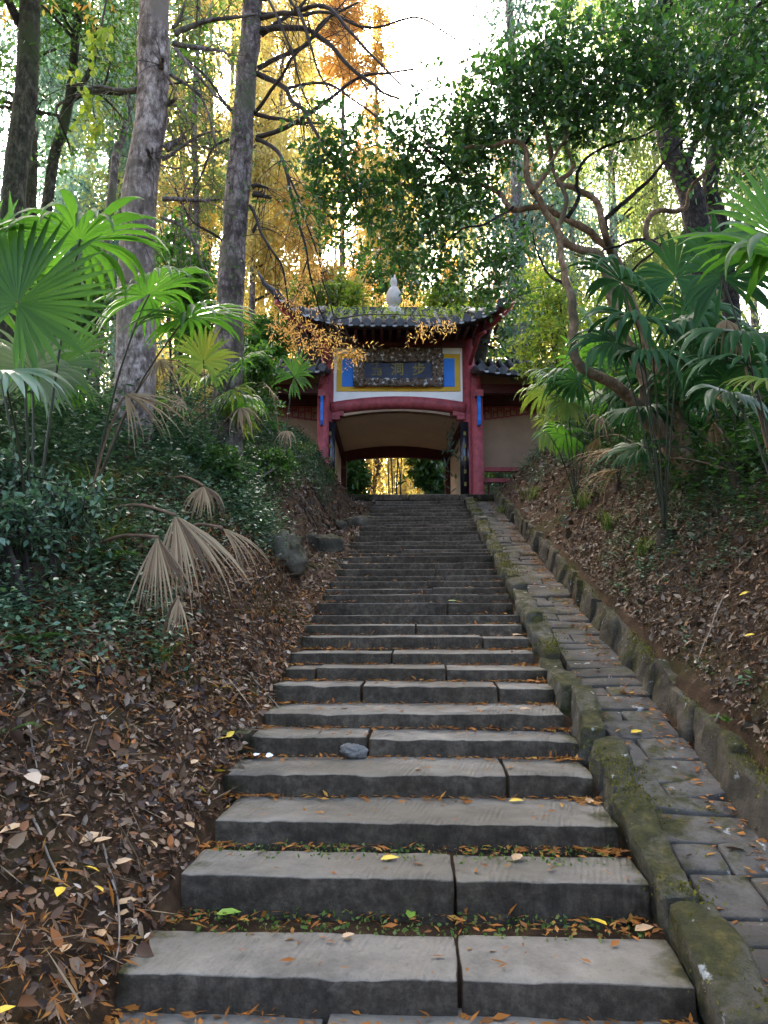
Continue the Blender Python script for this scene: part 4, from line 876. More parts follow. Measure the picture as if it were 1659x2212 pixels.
shrub('yellow_bush', 'bright yellow bush low behind the slim trunk', [pxblob(410, 840, 17, 80, 70), pxblob(350, 800, 17, 60, 60)], 'yellow', 260, (.16, .08), 74)
shrub('lime_bush', 'lime green bush glowing behind the crooked tree', [pxblob(1190, 650, 15, 80, 90), pxblob(1180, 760, 15, 70, 80), pxblob(1290, 720, 16, 90, 90)], 'lime', 520, (.13, .06), 75)
shrub('lime_bush', 'lime bush under the palm beside the balustrade', [pxblob(1260, 860, 14, 90, 60), pxblob(1330, 800, 15, 70, 70)], 'lime', 300, (.13, .05), 76)
shrub('lime_bush', 'lime bush low behind the dark trunks', [pxblob(1500, 720, 16, 120, 90), pxblob(1600, 800, 16, 90, 90), pxblob(1420, 640, 17, 70, 60)], 'lime', 420, (.14, .06), 77)
shrub('evergreen_shrub', 'dark leafy shrub inside the gateway view by its far post', [pxblob(765, 1030, 27, 26, 55)], 'camellia', 200, (.26, .11), 78)
shrub('evergreen_shrub', 'dark glossy shrub seen through the gateway, nearer the sunlit wall', [pxblob(920, 1010, 27, 40, 45), pxblob(950, 1050, 28, 26, 40)], 'camellia', 240, (.28, .11), 79)
shrub('lime_bush', 'yellow green bush rising behind the roof ridge', [pxblob(660, 650, 25, 50, 45), pxblob(740, 640, 25, 50, 45)], 'lime', 330, (.2, .11), 80)
shrub('lime_bush', 'yellow green bush behind the roof beside the finial', [pxblob(970, 650, 25, 60, 45), pxblob(1040, 660, 25, 40, 40)], 'lime', 330, (.2, .11), 81)
shrub('evergreen_tree', 'dark evergreen standing behind the gate finial', [pxblob(820, 600, 30, 60, 50), pxblob(890, 590, 30, 50, 60)], 'camellia', 260, (.2, .1), 82, cat='tree')
shrub('evergreen_shrub', 'dark thicket on the bank under the dark trunks', [pxblob(1560, 900, 10, 120, 60), pxblob(1650, 850, 9.5, 80, 90)], 'camellia', 330, (.1, .045), 83)
shrub('evergreen_shrub', 'leafy shrub behind the broad palm on the near bank', [pxblob(60, 900, 9, 110, 60), pxblob(190, 900, 9.5, 80, 60)], 'midgreen', 280, (.09, .045), 84)
shrub('evergreen_shrub', 'tangled low shrub under the broad palm fronds', [pxblob(20, 1120, 4.9, 90, 60), pxblob(140, 1090, 5.4, 90, 50), pxblob(10, 1030, 5.2, 70, 50)], 'cover', 380, (.065, .032), 86, Ltw=(.15, .35))
shrub('evergreen_shrub', 'low leafy shrub on the bank before the slim trunk', [pxblob(470, 1000, 9.0, 70, 40), pxblob(580, 1000, 11.5, 60, 35)], 'midgreen', 300, (.07, .035), 88, Ltw=(.15, .35))
shrub('evergreen_shrub', 'dark green shrub showing between the main roof and the wing roof', [pxblob(1115, 730, 25, 60, 60), pxblob(1170, 680, 26, 60, 60)], 'midgreen', 420, (.2, .1), 89)
shrub('evergreen_shrub', 'green shrub behind the wing roof near the slim trunk', [pxblob(590, 730, 25, 50, 60), pxblob(540, 780, 25, 50, 60)], 'midgreen', 380, (.2, .1), 90)
shrub('evergreen_shrub', 'dark shrub seen under the wing wall through the balustrade', [pxblob(1075, 1040, 27, 40, 50), pxblob(1120, 1040, 27, 40, 50)], 'midgreen', 260, (.2, .1), 93)
# weeds sprouting on the gate roof
r = rng(85); n = 230; X = r.uniform(GX - 2.0, GX + 2.2, n); Yv = r.uniform(19.4, 21.0, n); v = (Yv - 17.7) / 3.5
C = np.stack([X, Yv, np.array([surf(a, b_) for a, b_ in zip(X, v)]) + r.uniform(.0, .3, n)], 1)
kindof(single('roof_weeds', leafcloud(*sprays(C, r, n, (.1, .3), 6, (.08, .045), -.5)[:5], RH), M['lime'], 'yellow green weeds sprouting along the gate roof tiles', 'weeds'), 'stuff')

# ------------------------------------------------------------------ palms
def frond(hub, d, nv, R, span=300, nseg=34, grav=.6, split=.58, seed=0, cone=.15, wk=1.0):
    r = rng(seed); d = nrm(np.asarray(d, float)); nv = nrm(nv - d * np.dot(nv, d)); sd = np.cross(nv, d); V = []; F = []
    rr = np.array([.03, .2, split * .75, split, split + (1 - split) * .35, split + (1 - split) * .7, 1.0]); da = math.radians(span) / nseg / 2
    sag = r.normal(0, .12, 3); sag[2] = -abs(sag[2])
    for j in range(nseg):
        if r.random() < .035: continue
        a = -math.radians(span) / 2 + (j + .5) * 2 * da + r.normal(0, .012); e = d * math.cos(a) + sd * math.sin(a); q = nrm(np.cross(nv, e))
        Rj = R * (1 - .25 * abs(a / math.pi) ** 2) * r.uniform(.8, 1.06); p = np.array(hub, float); cur = nrm(e + nv * cone); g = grav * r.uniform(.6, 1.5) * (2.2 if r.random() < .08 else 1); last = 0; tw = r.normal(0, .5)
        base = len(V)
        for k, t in enumerate(rr):
            cur = nrm(cur + np.array([tw * .2 * t + sag[0], sag[1], -1.0]) * g * (t ** 1.6) * .45); p = p + cur * (t - last) * Rj; last = t
            wdt = t * Rj * math.tan(da) * 1.03 if t <= split else split * Rj * math.tan(da) * wk * (1 - ((t - split) / (1 - split)) ** 1.4 * .96)
            up = np.cross(cur, q); V += [p - q * wdt, p + up * wdt * .55, p + q * wdt]
        for k in range(len(rr) - 1):
            b_ = base + k * 3; F += [(b_, b_ + 1, b_ + 4, b_ + 3), (b_ + 1, b_ + 2, b_ + 5, b_ + 4)]
    return np.array(V), np.array(F)
def palm(label, base, hubs, mat, seed, trunk_h=.6, trunk_r=.1, name='fan_palm', group=None, pr=.008):
    """hubs: list of (hub point, axis, normal, R, span, nseg, gravity, material or None)"""
    b = np.array(base, float); b[2] = gz(b[0], b[1]) - .05; root = thing(name, label, 'palm', b, group); top = b + [0, 0, trunk_h]
    part('trunk', MB().tube(wig(smooth_path([b, (b + top) / 2, top], 8), .03, 2, seed), np.linspace(trunk_r * 1.15, trunk_r, 8), 10, .15, seed), M['fibre'], root, True)
    for q, (h, d, nv, R, span, ns, g, mt) in enumerate(hubs):
        h = np.array(h, float); f = part('frond', frond(h, d, np.array(nv, float), R, span, ns, g, .3 if mt == 'dry' else .58, seed * 50 + q, .15, .7 if mt == 'dry' else 1.0), M[mt or mat], root)
        mid = (top + h) / 2 + [0, 0, .12 * np.linalg.norm(h - top)]; part('petiole', MB().tube(smooth_path([top, mid, h, h + nrm(d) * .03], 12), np.linspace(pr * 1.4, pr * .8, 12), 6), M['petiole' if (mt or mat) != 'dry' else 'petiole_dry'], f, True)
    return root
toC = lambda p: nrm(EYE - np.asarray(p))
def H(px, py, Y): return W(px, py, Y)
p1, p2, p3, p4 = H(38, 655, 4.9), H(172, 522, 5.2), H(70, 800, 5.6), H(5, 800, 4.6)
palm('broad fan palm with glowing green fronds on the near bank', H(75, 1080, 5.3), [
    (p1, (.2, .15, 1), (.1, -1, .25), .78, 330, 44, .12, None), (p2, (.35, -.6, .12), (-.12, -.1, 1), .8, 320, 34, 1.0, None), (p3, (.2, -.2, .6), (.2, -1, .7), .5, 300, 34, .5, 'palm_pale'),
    (p4, (.3, -.6, -.3), (.3, -.6, .9), .5, 240, 20, 1.2, 'palm_pale'), (H(-60, 620, 5.2), (-.4, 0, .8), (0, -1, .4), .75, 320, 36, .3, None), (H(130, 790, 6), (.6, .1, .5), (.1, -.8, .6), .55, 300, 32, .5, None)], 'palm', 1, .2, .1)
palm('fan palm arching across the thick pale trunk', H(190, 1040, 6.3), [
    (H(318, 640, 6.2), (.6, -.3, .35), (.0, -.3, 1), .7, 300, 34, .9, None), (H(400, 688, 6.2), (.9, -.15, .1), (-.05, -.2, 1), .72, 300, 34, .7, None), 
    (H(345, 775, 6.3), (.5, -.4, -.5), (.3, -.8, .5), .55, 95, 16, 1.0, 'dry'), (H(270, 850, 6.1), (.8, -.3, -.6), (.2, -.9, .4), .75, 70, 14, .8, 'dry')], 'palm', 2, .2, .09)
palm('small yellowing fan palm between the two near trunks', H(445, 960, 9.6), [
    (H(440, 782, 9.5), (-.1, -.3, .8), (0, -1, -.2), .55, 320, 34, .5, 'palm_yellow'), (H(515, 790, 9.3), (.7, -.3, .4), (0, -.4, 1), .5, 280, 26, 1.0, None), (H(500, 850, 9.2), (.7, -.4, .3), (0, -.4, 1), .42, 260, 22, 1.3, 'palm_yellow'),
    (H(520, 880, 9.2), (.4, -.3, -.7), (.2, -1, .3), .45, 130, 12, 2.2, 'dry'), (H(390, 860, 9.4), (-.4, -.3, -.4), (0, -1, .3), .45, 180, 14, 2.2, 'dry')], 'palm', 3, .15, .06)
palm('small fan palm with open fronds over the wing roof', H(610, 960, 12.5), [
    (H(635, 815, 12.4), (.6, -.2, .6), (0, -1, .6), .52, 290, 26, .6, None), (H(590, 850, 12.4), (-.3, -.4, .3), (0, -.6, .8), .45, 200, 16, 1.8, 'dry'), (H(560, 880, 12.2), (-.5, -.3, .1), (0, -.6, .9), .4, 260, 20, 1.2, 'palm_yellow'), (H(620, 930, 12.2), (.1, -.4, -.7), (.2, -1, .3), .4, 140, 12, 2.2, 'dry')], 'palm', 4, .15, .06)
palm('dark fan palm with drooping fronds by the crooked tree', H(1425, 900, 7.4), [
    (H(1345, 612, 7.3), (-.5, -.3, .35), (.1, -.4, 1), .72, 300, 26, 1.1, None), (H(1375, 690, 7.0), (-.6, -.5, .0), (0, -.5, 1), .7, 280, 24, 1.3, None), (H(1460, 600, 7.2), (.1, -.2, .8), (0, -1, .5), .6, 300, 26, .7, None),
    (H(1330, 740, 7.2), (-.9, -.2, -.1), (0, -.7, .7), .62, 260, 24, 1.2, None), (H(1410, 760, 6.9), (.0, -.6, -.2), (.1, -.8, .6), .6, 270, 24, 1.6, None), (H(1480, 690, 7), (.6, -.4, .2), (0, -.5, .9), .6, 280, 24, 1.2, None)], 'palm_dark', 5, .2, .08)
palm('fan palm with long blue green blades overhanging the bank', H(1680, 900, 5.6), [
    (H(1700, 560, 5.0), (-.8, -.2, .2), (.1, -.35, 1), .85, 300, 28, .9, 'palm'), (H(1690, 520, 5.3), (-.6, .1, .6), (0, -1, .4), .7, 300, 28, .6, 'palm'), (H(1560, 600, 5.9), (-.3, -.2, .8), (0, -1, .3), .62, 300, 26, .8, None), (H(1600, 720, 5.6), (-.7, -.4, -.1), (0, -.5, 1), .7, 280, 24, 1.3, None),
    (H(1620, 790, 5.4), (-.8, -.3, .1), (0, -.3, 1), .6, 240, 20, .8, None), (H(1580, 850, 5.9), (-.4, -.5, -.1), (0, -.6, .8), .42, 260, 16, 1.6, 'palm_pale'), (H(1570, 690, 5.9), (-.1, -.4, -.8), (.2, -1, .2), .5, 120, 12, 2.4, 'dry'), (H(1680, 830, 5.0), (-.9, -.2, .1), (0, -.3, 1), .4, 200, 14, .9, 'palm_yellow')], 'palm_dark', 6, .2, .1)
palm('young fan palm with sunlit fronds beside the balustrade', H(1240, 960, 11), [
    (H(1195, 815, 10.8), (-.7, -.3, .2), (0, -.5, 1), .5, 290, 24, 1.2, None), (H(1225, 870, 10.6), (-.3, -.4, -.4), (0, -.9, .5), .5, 260, 22, 1.8, 'palm_yellow'), (H(1255, 780, 10.8), (.1, -.2, .8), (0, -1, .4), .5, 300, 26, .8, None), (H(1180, 930, 10.3), (-.4, -.4, -.6), (.1, -.9, .4), .42, 90, 8, 1.8, 'palm_yellow'), (H(1290, 850, 10.8), (.5, -.3, .2), (0, -.6, .9), .45, 280, 22, 1.3, None)], 'palm', 7, .15, .06)
palm('low fan palm with glossy fronds behind the crooked trunk', H(1330, 900, 10), [
    (H(1290, 720, 9.8), (-.5, -.3, .5), (0, -.6, .9), .6, 290, 26, 1.0, None), (H(1350, 760, 9.8), (.3, -.3, .5), (0, -.8, .7), .55, 290, 26, 1.1, None), (H(1390, 830, 9.4), (.5, -.4, .0), (0, -.6, .9), .5, 280, 22, 1.6, 'palm_dark'), (H(1300, 900, 9.2), (-.4, -.5, -.4), (.1, -.9, .4), .45, 140, 12, 2.2, 'dry')], 'palm', 8, .15, .06)
def autopalm(label, base, n, R, mat, seed, hgt=1.0, alt=None):
    r = rng(seed + 900); b = np.array(H(*base)); b[2] = gz(b[0], b[1]); hubs = []
    for k in range(n):
        az = k * 2.4 + r.normal(0, .3); el = r.uniform(.25, 1.25); d = np.array([math.cos(az) * math.cos(el), math.sin(az) * math.cos(el), math.sin(el)]); L = r.uniform(.55, 1.05) * hgt
        h = b + [0, 0, .15] + d * L; ax = nrm(d * [1, 1, .35] + r.normal(0, .15, 3)); nv = np.array([0, 0, 1.0]) + r.normal(0, .3, 3) + d * .2
        dryf = r.random() < .18; hubs.append((h - [0, 0, .3 * dryf], ax * [1, 1, -1.5] if dryf else ax, nv, R * r.uniform(.8, 1.1), 90 if dryf else r.uniform(250, 320), 14 if dryf else 26, r.uniform(.8, 1.7), 'dry' if dryf else (alt if alt and r.random() < .3 else mat)))
    return palm(label, b, hubs, mat, seed, .18, .07)
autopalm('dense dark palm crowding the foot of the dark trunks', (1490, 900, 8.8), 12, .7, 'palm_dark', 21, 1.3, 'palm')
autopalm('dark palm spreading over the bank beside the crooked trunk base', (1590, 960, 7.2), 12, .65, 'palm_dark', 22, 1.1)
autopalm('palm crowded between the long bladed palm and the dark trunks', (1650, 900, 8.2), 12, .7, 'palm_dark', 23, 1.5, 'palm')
autopalm('glossy palm behind the twisting limbs of the evergreen', (1390, 880, 10.4), 11, .65, 'palm', 24, 1.3, 'palm_dark')
autopalm('sunlit palm clump beyond the balustrade end', (1290, 900, 12.5), 11, .6, 'palm', 25, 1.2, 'palm_yellow')
autopalm('palm clump between the thick pale trunk and the slim one', (390, 940, 10.2), 10, .55, 'palm', 27, 1.0, 'palm_yellow')
autopalm('shaded palm at the foot of the ivy clad trunk', (-20, 950, 7.2), 8, .6, 'palm', 28, 1.2, 'palm_pale')
# dead fronds lying on the near bank
def deadfrond(label, hub, d, R, span, ns, tail, seed, g=2.0):
    h = np.array(hub); h[2] = max(h[2], gz(h[0], h[1]) + .08); root = thing('dead_palm_frond', label, 'palm frond', (h[0], h[1], gz(h[0], h[1])), 'dead fronds on the bank')
    part('blade', frond(h, d, np.array([.1, -.7, .8]), R, span, ns, g, .45, seed, .1, .9), M['dry'], root)
    t = np.array(tail); t[2] = gz(t[0], t[1]) + .05; part('petiole', MB().tube(smooth_path([t, (t + h) / 2 + [0, 0, .06], h], 8), [.014] * 8, 6), M['petiole_dry'], root, True)
deadfrond('large straw coloured dead frond fanned down the bank', H(378, 1112, 5.9), (.4, -.25, -.85), .85, 78, 26, H(230, 1030, 6.6), 901, .4)
deadfrond('brown dead frond drooping below the straw coloured one', H(340, 1160, 5.6), (.2, -.25, -.95), .66, 62, 20, H(190, 1090, 6.0), 902, .4)
deadfrond('dead frond stretched out towards the mossy boulder', H(480, 1140, 6.6), (.75, -.3, -.6), .6, 40, 12, H(380, 1060, 7.0), 903, 1.0)
deadfrond('small dark brown dead frond high on the shaded bank', H(440, 1050, 7.4), (.15, -.4, -.6), .42, 110, 20, H(360, 1010, 7.8), 904, 1.2)
deadfrond('narrow pale dead frond tip near the leaf litter', H(385, 1290, 5.2), (.1, -.4, -.8), .3, 45, 8, H(350, 1250, 5.5), 905, 1.2)

# ------------------------------------------------------------------ unseen trees of the wood, added to dim light from behind and beside
for q, (x, y, hgt, wd, lab) in enumerate([(-7, -3, 13, 3.6, 'unseen leafy tree added for shade at the foot of the steps, beside the near bank'), (7, -3.5, 13, 3.6, 'unseen leafy tree added for shade at the foot of the steps, on the channel side'), (-9.5, 1.5, 13, 3.6, 'unseen leafy tree added for shade deep on the near bank beside the broad palm'), (9.2, 1.5, 13, 3.6, 'unseen leafy tree added for shade deep on the bank behind the long bladed palm'),
                                           (11.5, 8, 14, 3.8, 'unseen leafy tree added for shade in the wood behind the dark trunks'), (-12, 7.5, 14, 3.8, 'unseen leafy tree added for shade in the wood behind the ivy clad trunk')]):
    zb = gz(x, y); root = thing('leafy_tree', lab, 'tree', (x, y, zb)); r = rng(700 + q)
    pts = wig(smooth_path([(x, y, zb - .1), (x + .2, y, zb + hgt * .5), (x, y, zb + hgt)], 12), .1, .5, q); part('trunk', trunk_mb(pts, .26, .06, 10, .04, q, .3), M['bark'], root, True)
    B = [(x + r.normal(0, wd * .35), y + r.normal(0, wd * .35), zb + hgt * f, wd * (1.05 - .5 * abs(f - .5)), wd * (1.05 - .5 * abs(f - .5)), hgt * .16) for f in (.22, .36, .5, .64, .78, .92)]
    C = inblobs(r, B, 800, .5); sp = sprays(C, r, 800, (.5, .9), 8, (.26, .14), .3); part('crown', leafcloud(*sp[:5], RH), M['midgreen'], root)
    mb = MB()
    for b in B: mb.tube(smooth_path([pts[int(min(11, max(1, (b[2] - zb) / hgt * 11 - 2)))], (np.array(b[:3]) + pts[5] * [1, 1, 0] + [0, 0, b[2]]) / 2, b[:3]], 7), np.linspace(.08, .02, 7), 6)
    kindof(part('bough', mb, M['bark'], root, True), 'stuff')

r = rng(801)
for k in range(14):
    yy = r.uniform(8.5, 15.5); s_, _u = su(np.array([0.0]), np.array([yy])); u0 = -HW - r.uniform(.75, 1.3); P = []
    for q in range(7):
        u_ = u0 + q * r.uniform(.06, .12); p = pos(s_[0] + q * r.normal(-.05, .06), u_, 0); p[2] = gz(p[0], p[1]) + .01; P.append(p)
    single('root', MB().tube(smooth_path(P, 16), np.linspace(r.uniform(.012, .022), .004, 16), 6), M['bark_dark'], 'dark bare root trailing down the steep earth bank', 'root', 'roots on the steep bank', P[-1], True)

# ------------------------------------------------------------------ leaf litter, ground cover, grass, sticks
def scatter(r, n, x0, x1, y0, y1, dens):
    x = r.uniform(x0, x1, n); y = r.uniform(y0, y1, n); s_, u_ = su(x, y); k = r.random(n) < dens(x, y, s_, u_); return x[k], y[k]
def bankonly(s_, u_, y): return ((u_ < -HW + .03) | (u_ > 1.88)) & ~((y > 17.6) & (u_ > -2.6) & (u_ < 4)) & (y > .6)
def litter(n, seed, x0, x1, y0, y1, size, dens, name, label, mat='litter', lift=(.005, .05), tilt=.55, tpl=OV, wr=.5):
    r = rng(seed); x, y = scatter(r, n, x0, x1, y0, y1, dens); k = len(x); z = ground(x, y) + r.uniform(*lift, k)
    Nn = gnormal(x, y) + r.normal(0, tilt, (k, 3)); D = np.cross(Nn, rdir(r, k)); L = np.clip(r.lognormal(-.1, .42, k), .35, 2.4) * size
    return kindof(link(name, fastmesh(name, *leafcloud(np.stack([x, y, z], 1), D, nrm(Nn), L, L * r.uniform(wr * .7, wr * 1.4, k), tpl)), M[mat]), 'stuff', label)
noi = lambda x, y, f, s: vnoise(np.stack([x, y, 0 * x], 1), f, s)
litter(95000, 1, -4.5, 0.2, .6, 9, .038, lambda x, y, s, u: bankonly(s, u, y) * np.clip(1.15 - .28 * np.maximum(-u - 2.6, 0), .3, 1) * (.75 + .5 * noi(x, y, 1.5, 2)), 'leaf_litter', 'thick brown and tan leaf litter on the bank below the dead fronds')
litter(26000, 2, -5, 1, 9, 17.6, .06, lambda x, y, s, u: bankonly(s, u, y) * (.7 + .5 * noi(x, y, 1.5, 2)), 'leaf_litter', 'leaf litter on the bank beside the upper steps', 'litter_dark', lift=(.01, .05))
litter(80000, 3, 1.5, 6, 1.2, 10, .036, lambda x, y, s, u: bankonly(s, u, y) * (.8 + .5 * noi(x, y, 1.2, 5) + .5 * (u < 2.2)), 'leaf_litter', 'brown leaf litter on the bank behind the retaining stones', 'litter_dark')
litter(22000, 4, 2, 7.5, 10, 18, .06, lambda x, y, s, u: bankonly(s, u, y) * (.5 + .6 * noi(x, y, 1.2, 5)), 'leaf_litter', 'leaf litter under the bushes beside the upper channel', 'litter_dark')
litter(40000, 6, -4.5, 0.2, .6, 8, .02, lambda x, y, s, u: bankonly(s, u, y) * (.8 + .5 * noi(x, y, 2.5, 12)), 'leaf_crumbs', 'fine broken leaf crumbs filling the litter beside the lower steps', lift=(.0, .03), tilt=.6, tpl=RH)
litter(3500, 7, -4.5, 0.2, .6, 9, .06, lambda x, y, s, u: bankonly(s, u, y) * (.6 + .8 * noi(x, y, .9, 17)), 'leaf_litter', 'bigger curled brown leaves in drifts on the near bank', lift=(.02, .07), tilt=.7)
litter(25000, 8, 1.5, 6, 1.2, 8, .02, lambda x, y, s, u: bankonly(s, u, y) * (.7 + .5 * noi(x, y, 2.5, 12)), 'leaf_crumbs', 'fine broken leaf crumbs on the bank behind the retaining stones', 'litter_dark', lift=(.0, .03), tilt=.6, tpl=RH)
litter(36000, 5, -4.5, 0, .6, 9, .055, lambda x, y, s, u: bankonly(s, u, y) * (.5 + .7 * noi(x, y, 1.1, 9)), 'needle_litter', 'rusty redwood needles among the leaf litter', 'needle', (.015, .055), .4, RH, .14)
litter(9000, 9, -4.8, 0.1, 1.5, 11, .13, lambda x, y, s, u: bankonly(s, u, y) * (.5 + .6 * noi(x, y, 1.3, 21)), 'dry_stems', 'thin dry stems and straw tangled over the near bank', 'dry', (.02, .08), .5, RH, .035)
litter(5000, 10, 1.8, 6, 2, 11, .12, lambda x, y, s, u: bankonly(s, u, y) * (.4 + .6 * noi(x, y, 1.3, 22)), 'dry_stems', 'thin dry stems over the bank behind the retaining stones', 'dry', (.02, .07), .5, RH, .035)
# needles and crumbs gathered at the back of each tread and in the channel
r = rng(6); Pn = []
for i in range(len(SS) - 1):
    dens = 260 if i < 10 else 60; k = int(dens); u_ = r.uniform(-HW, HW, k); u_ = np.where(r.random(k) < .35, np.sign(u_) * (HW - np.abs(r.normal(0, .1, k))), u_)
    s_ = SS[i + 1] - np.abs(r.normal(0, .05 if i else .1, k)) - .01
    if i in (1,): s_ = SS[i + 1] - r.uniform(.0, .2, k)
    Pn.append(np.stack([C0[0] + s_ * T2[0] + u_ * R2[0], C0[1] + s_ * T2[1] + u_ * R2[1], np.full(k, ZS[i] + .008)], 1))
for i in range(1, 12):
    k = 26; u_ = r.uniform(-1, 1, k); s_ = SS[i] + r.uniform(.03, .35, k); Pn.append(np.stack([C0[0] + s_ * T2[0] + u_ * R2[0], C0[1] + s_ * T2[1] + u_ * R2[1], np.full(k, ZS[i] + .006)], 1))
for k, (ua, ub, wgt) in enumerate([(1.55, 1.75, 1400), (1.28, 1.7, 350)]):
    s_ = r.uniform(-1.5, STOP, wgt); u_ = r.uniform(ua, ub, wgt); Pn.append(np.stack([C0[0] + s_ * T2[0] + u_ * R2[0], C0[1] + s_ * T2[1] + u_ * R2[1], Z0 + SLOPE * s_ - .04], 1))
Pn = np.concatenate(Pn); k = len(Pn); Nn = r.normal(0, .3, (k, 3)); Nn[:, 2] += 1; D = rdir(r, k); D[:, 2] *= .15; L = r.uniform(.025, .075, k)
kindof(link('needle_litter', fastmesh('needle_litter', *leafcloud(Pn, D, nrm(Nn), L, L * r.uniform(.12, .45, k), RH)), M['needle']), 'stuff', 'orange needles swept into the corners of the steps and channel')
# soil and moss crumbs in the gap behind the lowest slabs
r = rng(7); k = 900; i = r.integers(1, 3, k); s_ = SS[i + 1] - r.uniform(0, .24, k); u_ = r.uniform(-1, 1, k)
Pm = np.stack([C0[0] + s_ * T2[0] + u_ * R2[0], C0[1] + s_ * T2[1] + u_ * R2[1], ZS[i] + r.uniform(-.005, .012, k)], 1)
kindof(link('moss', fastmesh('moss', *leafcloud(Pm, rdir(r, k), rdir(r, k), r.uniform(.01, .03, k), r.uniform(.01, .02, k), RH)), M['grass']), 'stuff', 'moss and crumbs in the earth gap behind the lowest slabs')

def cover(n, seed, x0, x1, y0, y1, dens, leaf, hgt, name, label, mat='cover', per=8):
    r = rng(seed); x, y = scatter(r, n, x0, x1, y0, y1, dens); k = len(x); z = ground(x, y); h = r.uniform(*hgt, k) * (1 + .6 * noi(x, y, 1.3, 15))
    t = (np.arange(per) + .5) / per; lean = r.normal(0, .35, (k, 2)); lean[:, 0] += np.where(su(x, y)[1] < 0, .35, -.35); lean[:, 1] -= .3
    P = np.stack([x[:, None] + lean[:, :1] * h[:, None] * t, y[:, None] + lean[:, 1:] * h[:, None] * t, z[:, None] + h[:, None] * t], -1)
    a = r.uniform(0, 6.28, (k, 1)) + np.arange(per)[None] * 2.4; D = np.stack([np.cos(a), np.sin(a), r.normal(.1, .3, a.shape)], -1); Nn = r.normal(0, .35, D.shape); Nn[..., 2] += 1; m = k * per
    V, F = leafcloud(P.reshape(-1, 3), D.reshape(-1, 3), Nn.reshape(-1, 3), r.uniform(.6, 1.3, m) * leaf[0], r.uniform(.7, 1.2, m) * leaf[1], RH)
    return kindof(link(name, fastmesh(name, V, F), M[mat]), 'stuff', label)
# how high the bank stands above the stairs plane decides where the cover grows
def rel(x, y, s): return ground(x, y, False) - np.clip(Z0 + SLOPE * s, 0, ZTOP)
cover(11000, 21, -5.5, -1.2, 2.6, 10, lambda x, y, s, u: (u < -HW) * np.clip((rel(x, y, s) - .42) * 2.0 + .8 * noi(x, y, .9, 3), 0, 1), (.06, .03), (.08, .3), 'ground_cover', 'low blue green leafy ground cover over the near bank')
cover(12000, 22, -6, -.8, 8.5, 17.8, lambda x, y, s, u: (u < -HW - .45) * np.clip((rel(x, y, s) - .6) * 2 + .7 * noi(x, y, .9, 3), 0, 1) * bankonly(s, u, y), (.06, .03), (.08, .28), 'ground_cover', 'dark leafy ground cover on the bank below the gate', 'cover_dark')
cover(6500, 23, 1.9, 6, 2.5, 10, lambda x, y, s, u: (u > 1.95) * np.clip(.38 + .9 * noi(x, y, 1.1, 8) + (rel(x, y, s) - 1.0) * .4, 0, 1), (.05, .027), (.04, .16), 'ground_cover', 'scattered green seedlings on the bank behind the retaining stones')
cover(5200, 24, 2.2, 8, 9, 18, lambda x, y, s, u: (u > 2.05) * np.clip((rel(x, y, s) - .5) * .9 + .6 * noi(x, y, 1.1, 8), 0, 1) * bankonly(s, u, y), (.075, .03), (.1, .35), 'ground_cover', 'leafy undergrowth on the bank beside the balustrade')
cover(5200, 25, -6.5, -2.2, 3.5, 14, lambda x, y, s, u: np.clip((rel(x, y, s) - 1.15) * 2, 0, 1), (.09, .035), (.25, .7), 'undergrowth', 'taller dark undergrowth along the top of the near bank', 'cover_dark', 9)
cover(9000, 26, 2.6, 7.5, 4.5, 15, lambda x, y, s, u: np.clip((rel(x, y, s) - 1.05) * 2.5, 0, 1), (.09, .035), (.2, .6), 'undergrowth', 'taller undergrowth under the palms', 'camellia', 9)

def tuft(n, c, R, h, r):
    a = r.uniform(0, 6.28, n); o_ = rdir(r, n) * R * r.random((n, 1)); out = np.stack([np.cos(a), np.sin(a), 0 * a], 1); H_ = r.uniform(.6, 1.2, n) * h; V = []; 
    sdv = np.stack([-np.sin(a), np.cos(a), 0 * a], 1); rows = []
    for t, wd in ((0, 1), (.5, .8), (.85, .5), (1, .05)):
        p = c + o_ * [1, 1, 0] + out * (H_ * .75 * t ** 1.8)[:, None]; p[:, 2] += H_ * (t - .45 * t ** 2.6)
        rows += [p - sdv * .006 * wd, p + sdv * .006 * wd]
    V = np.stack(rows, 1).reshape(-1, 3); f = np.array([(0, 1, 3, 2), (2, 3, 5, 4), (4, 5, 7, 6)]); return V, (np.arange(n)[:, None, None] * 8 + f[None]).reshape(-1, 4)
r = rng(31)
for px, py, Y, n, R, h, lab in [(1310, 1010, 9, 60, .12, .4, 'tuft of dark grass on the bank in front of the crooked trunk'), (1260, 1000, 10.5, 60, .15, .4, 'grass tuft below the young palm'), (1390, 1060, 7.6, 45, .1, .32, 'small grass tuft near the crooked trunk base'),
                               (715, 1060, 16.8, 50, .12, .45, 'pale grass tuft at the gate pillar foot'), (650, 985, 15.5, 90, .3, .4, 'bright grass clump below the wing wall'), (240, 1120, 6.2, 60, .15, .45, 'green grass tuft among ground cover on the near bank'), (200, 1010, 6.6, 60, .2, .6, 'tall grass by the thick trunk'),
                               (1085, 1040, 15.8, 60, .15, .4, 'grass tuft at the top end of the retaining stones'), (1150, 985, 13.8, 70, .25, .4, 'grass clump beside the wing wall corner'), (360, 1230, 5.4, 30, .06, .3, 'thin grass tuft beside the drooping brown frond')]:
    p = H(px, py, Y); p[2] = gz(p[0], p[1]) - .01; single('grass_tuft', tuft(n, p, R, h, r), M['grass'], lab, 'grass', 'grass tufts on the banks', p)
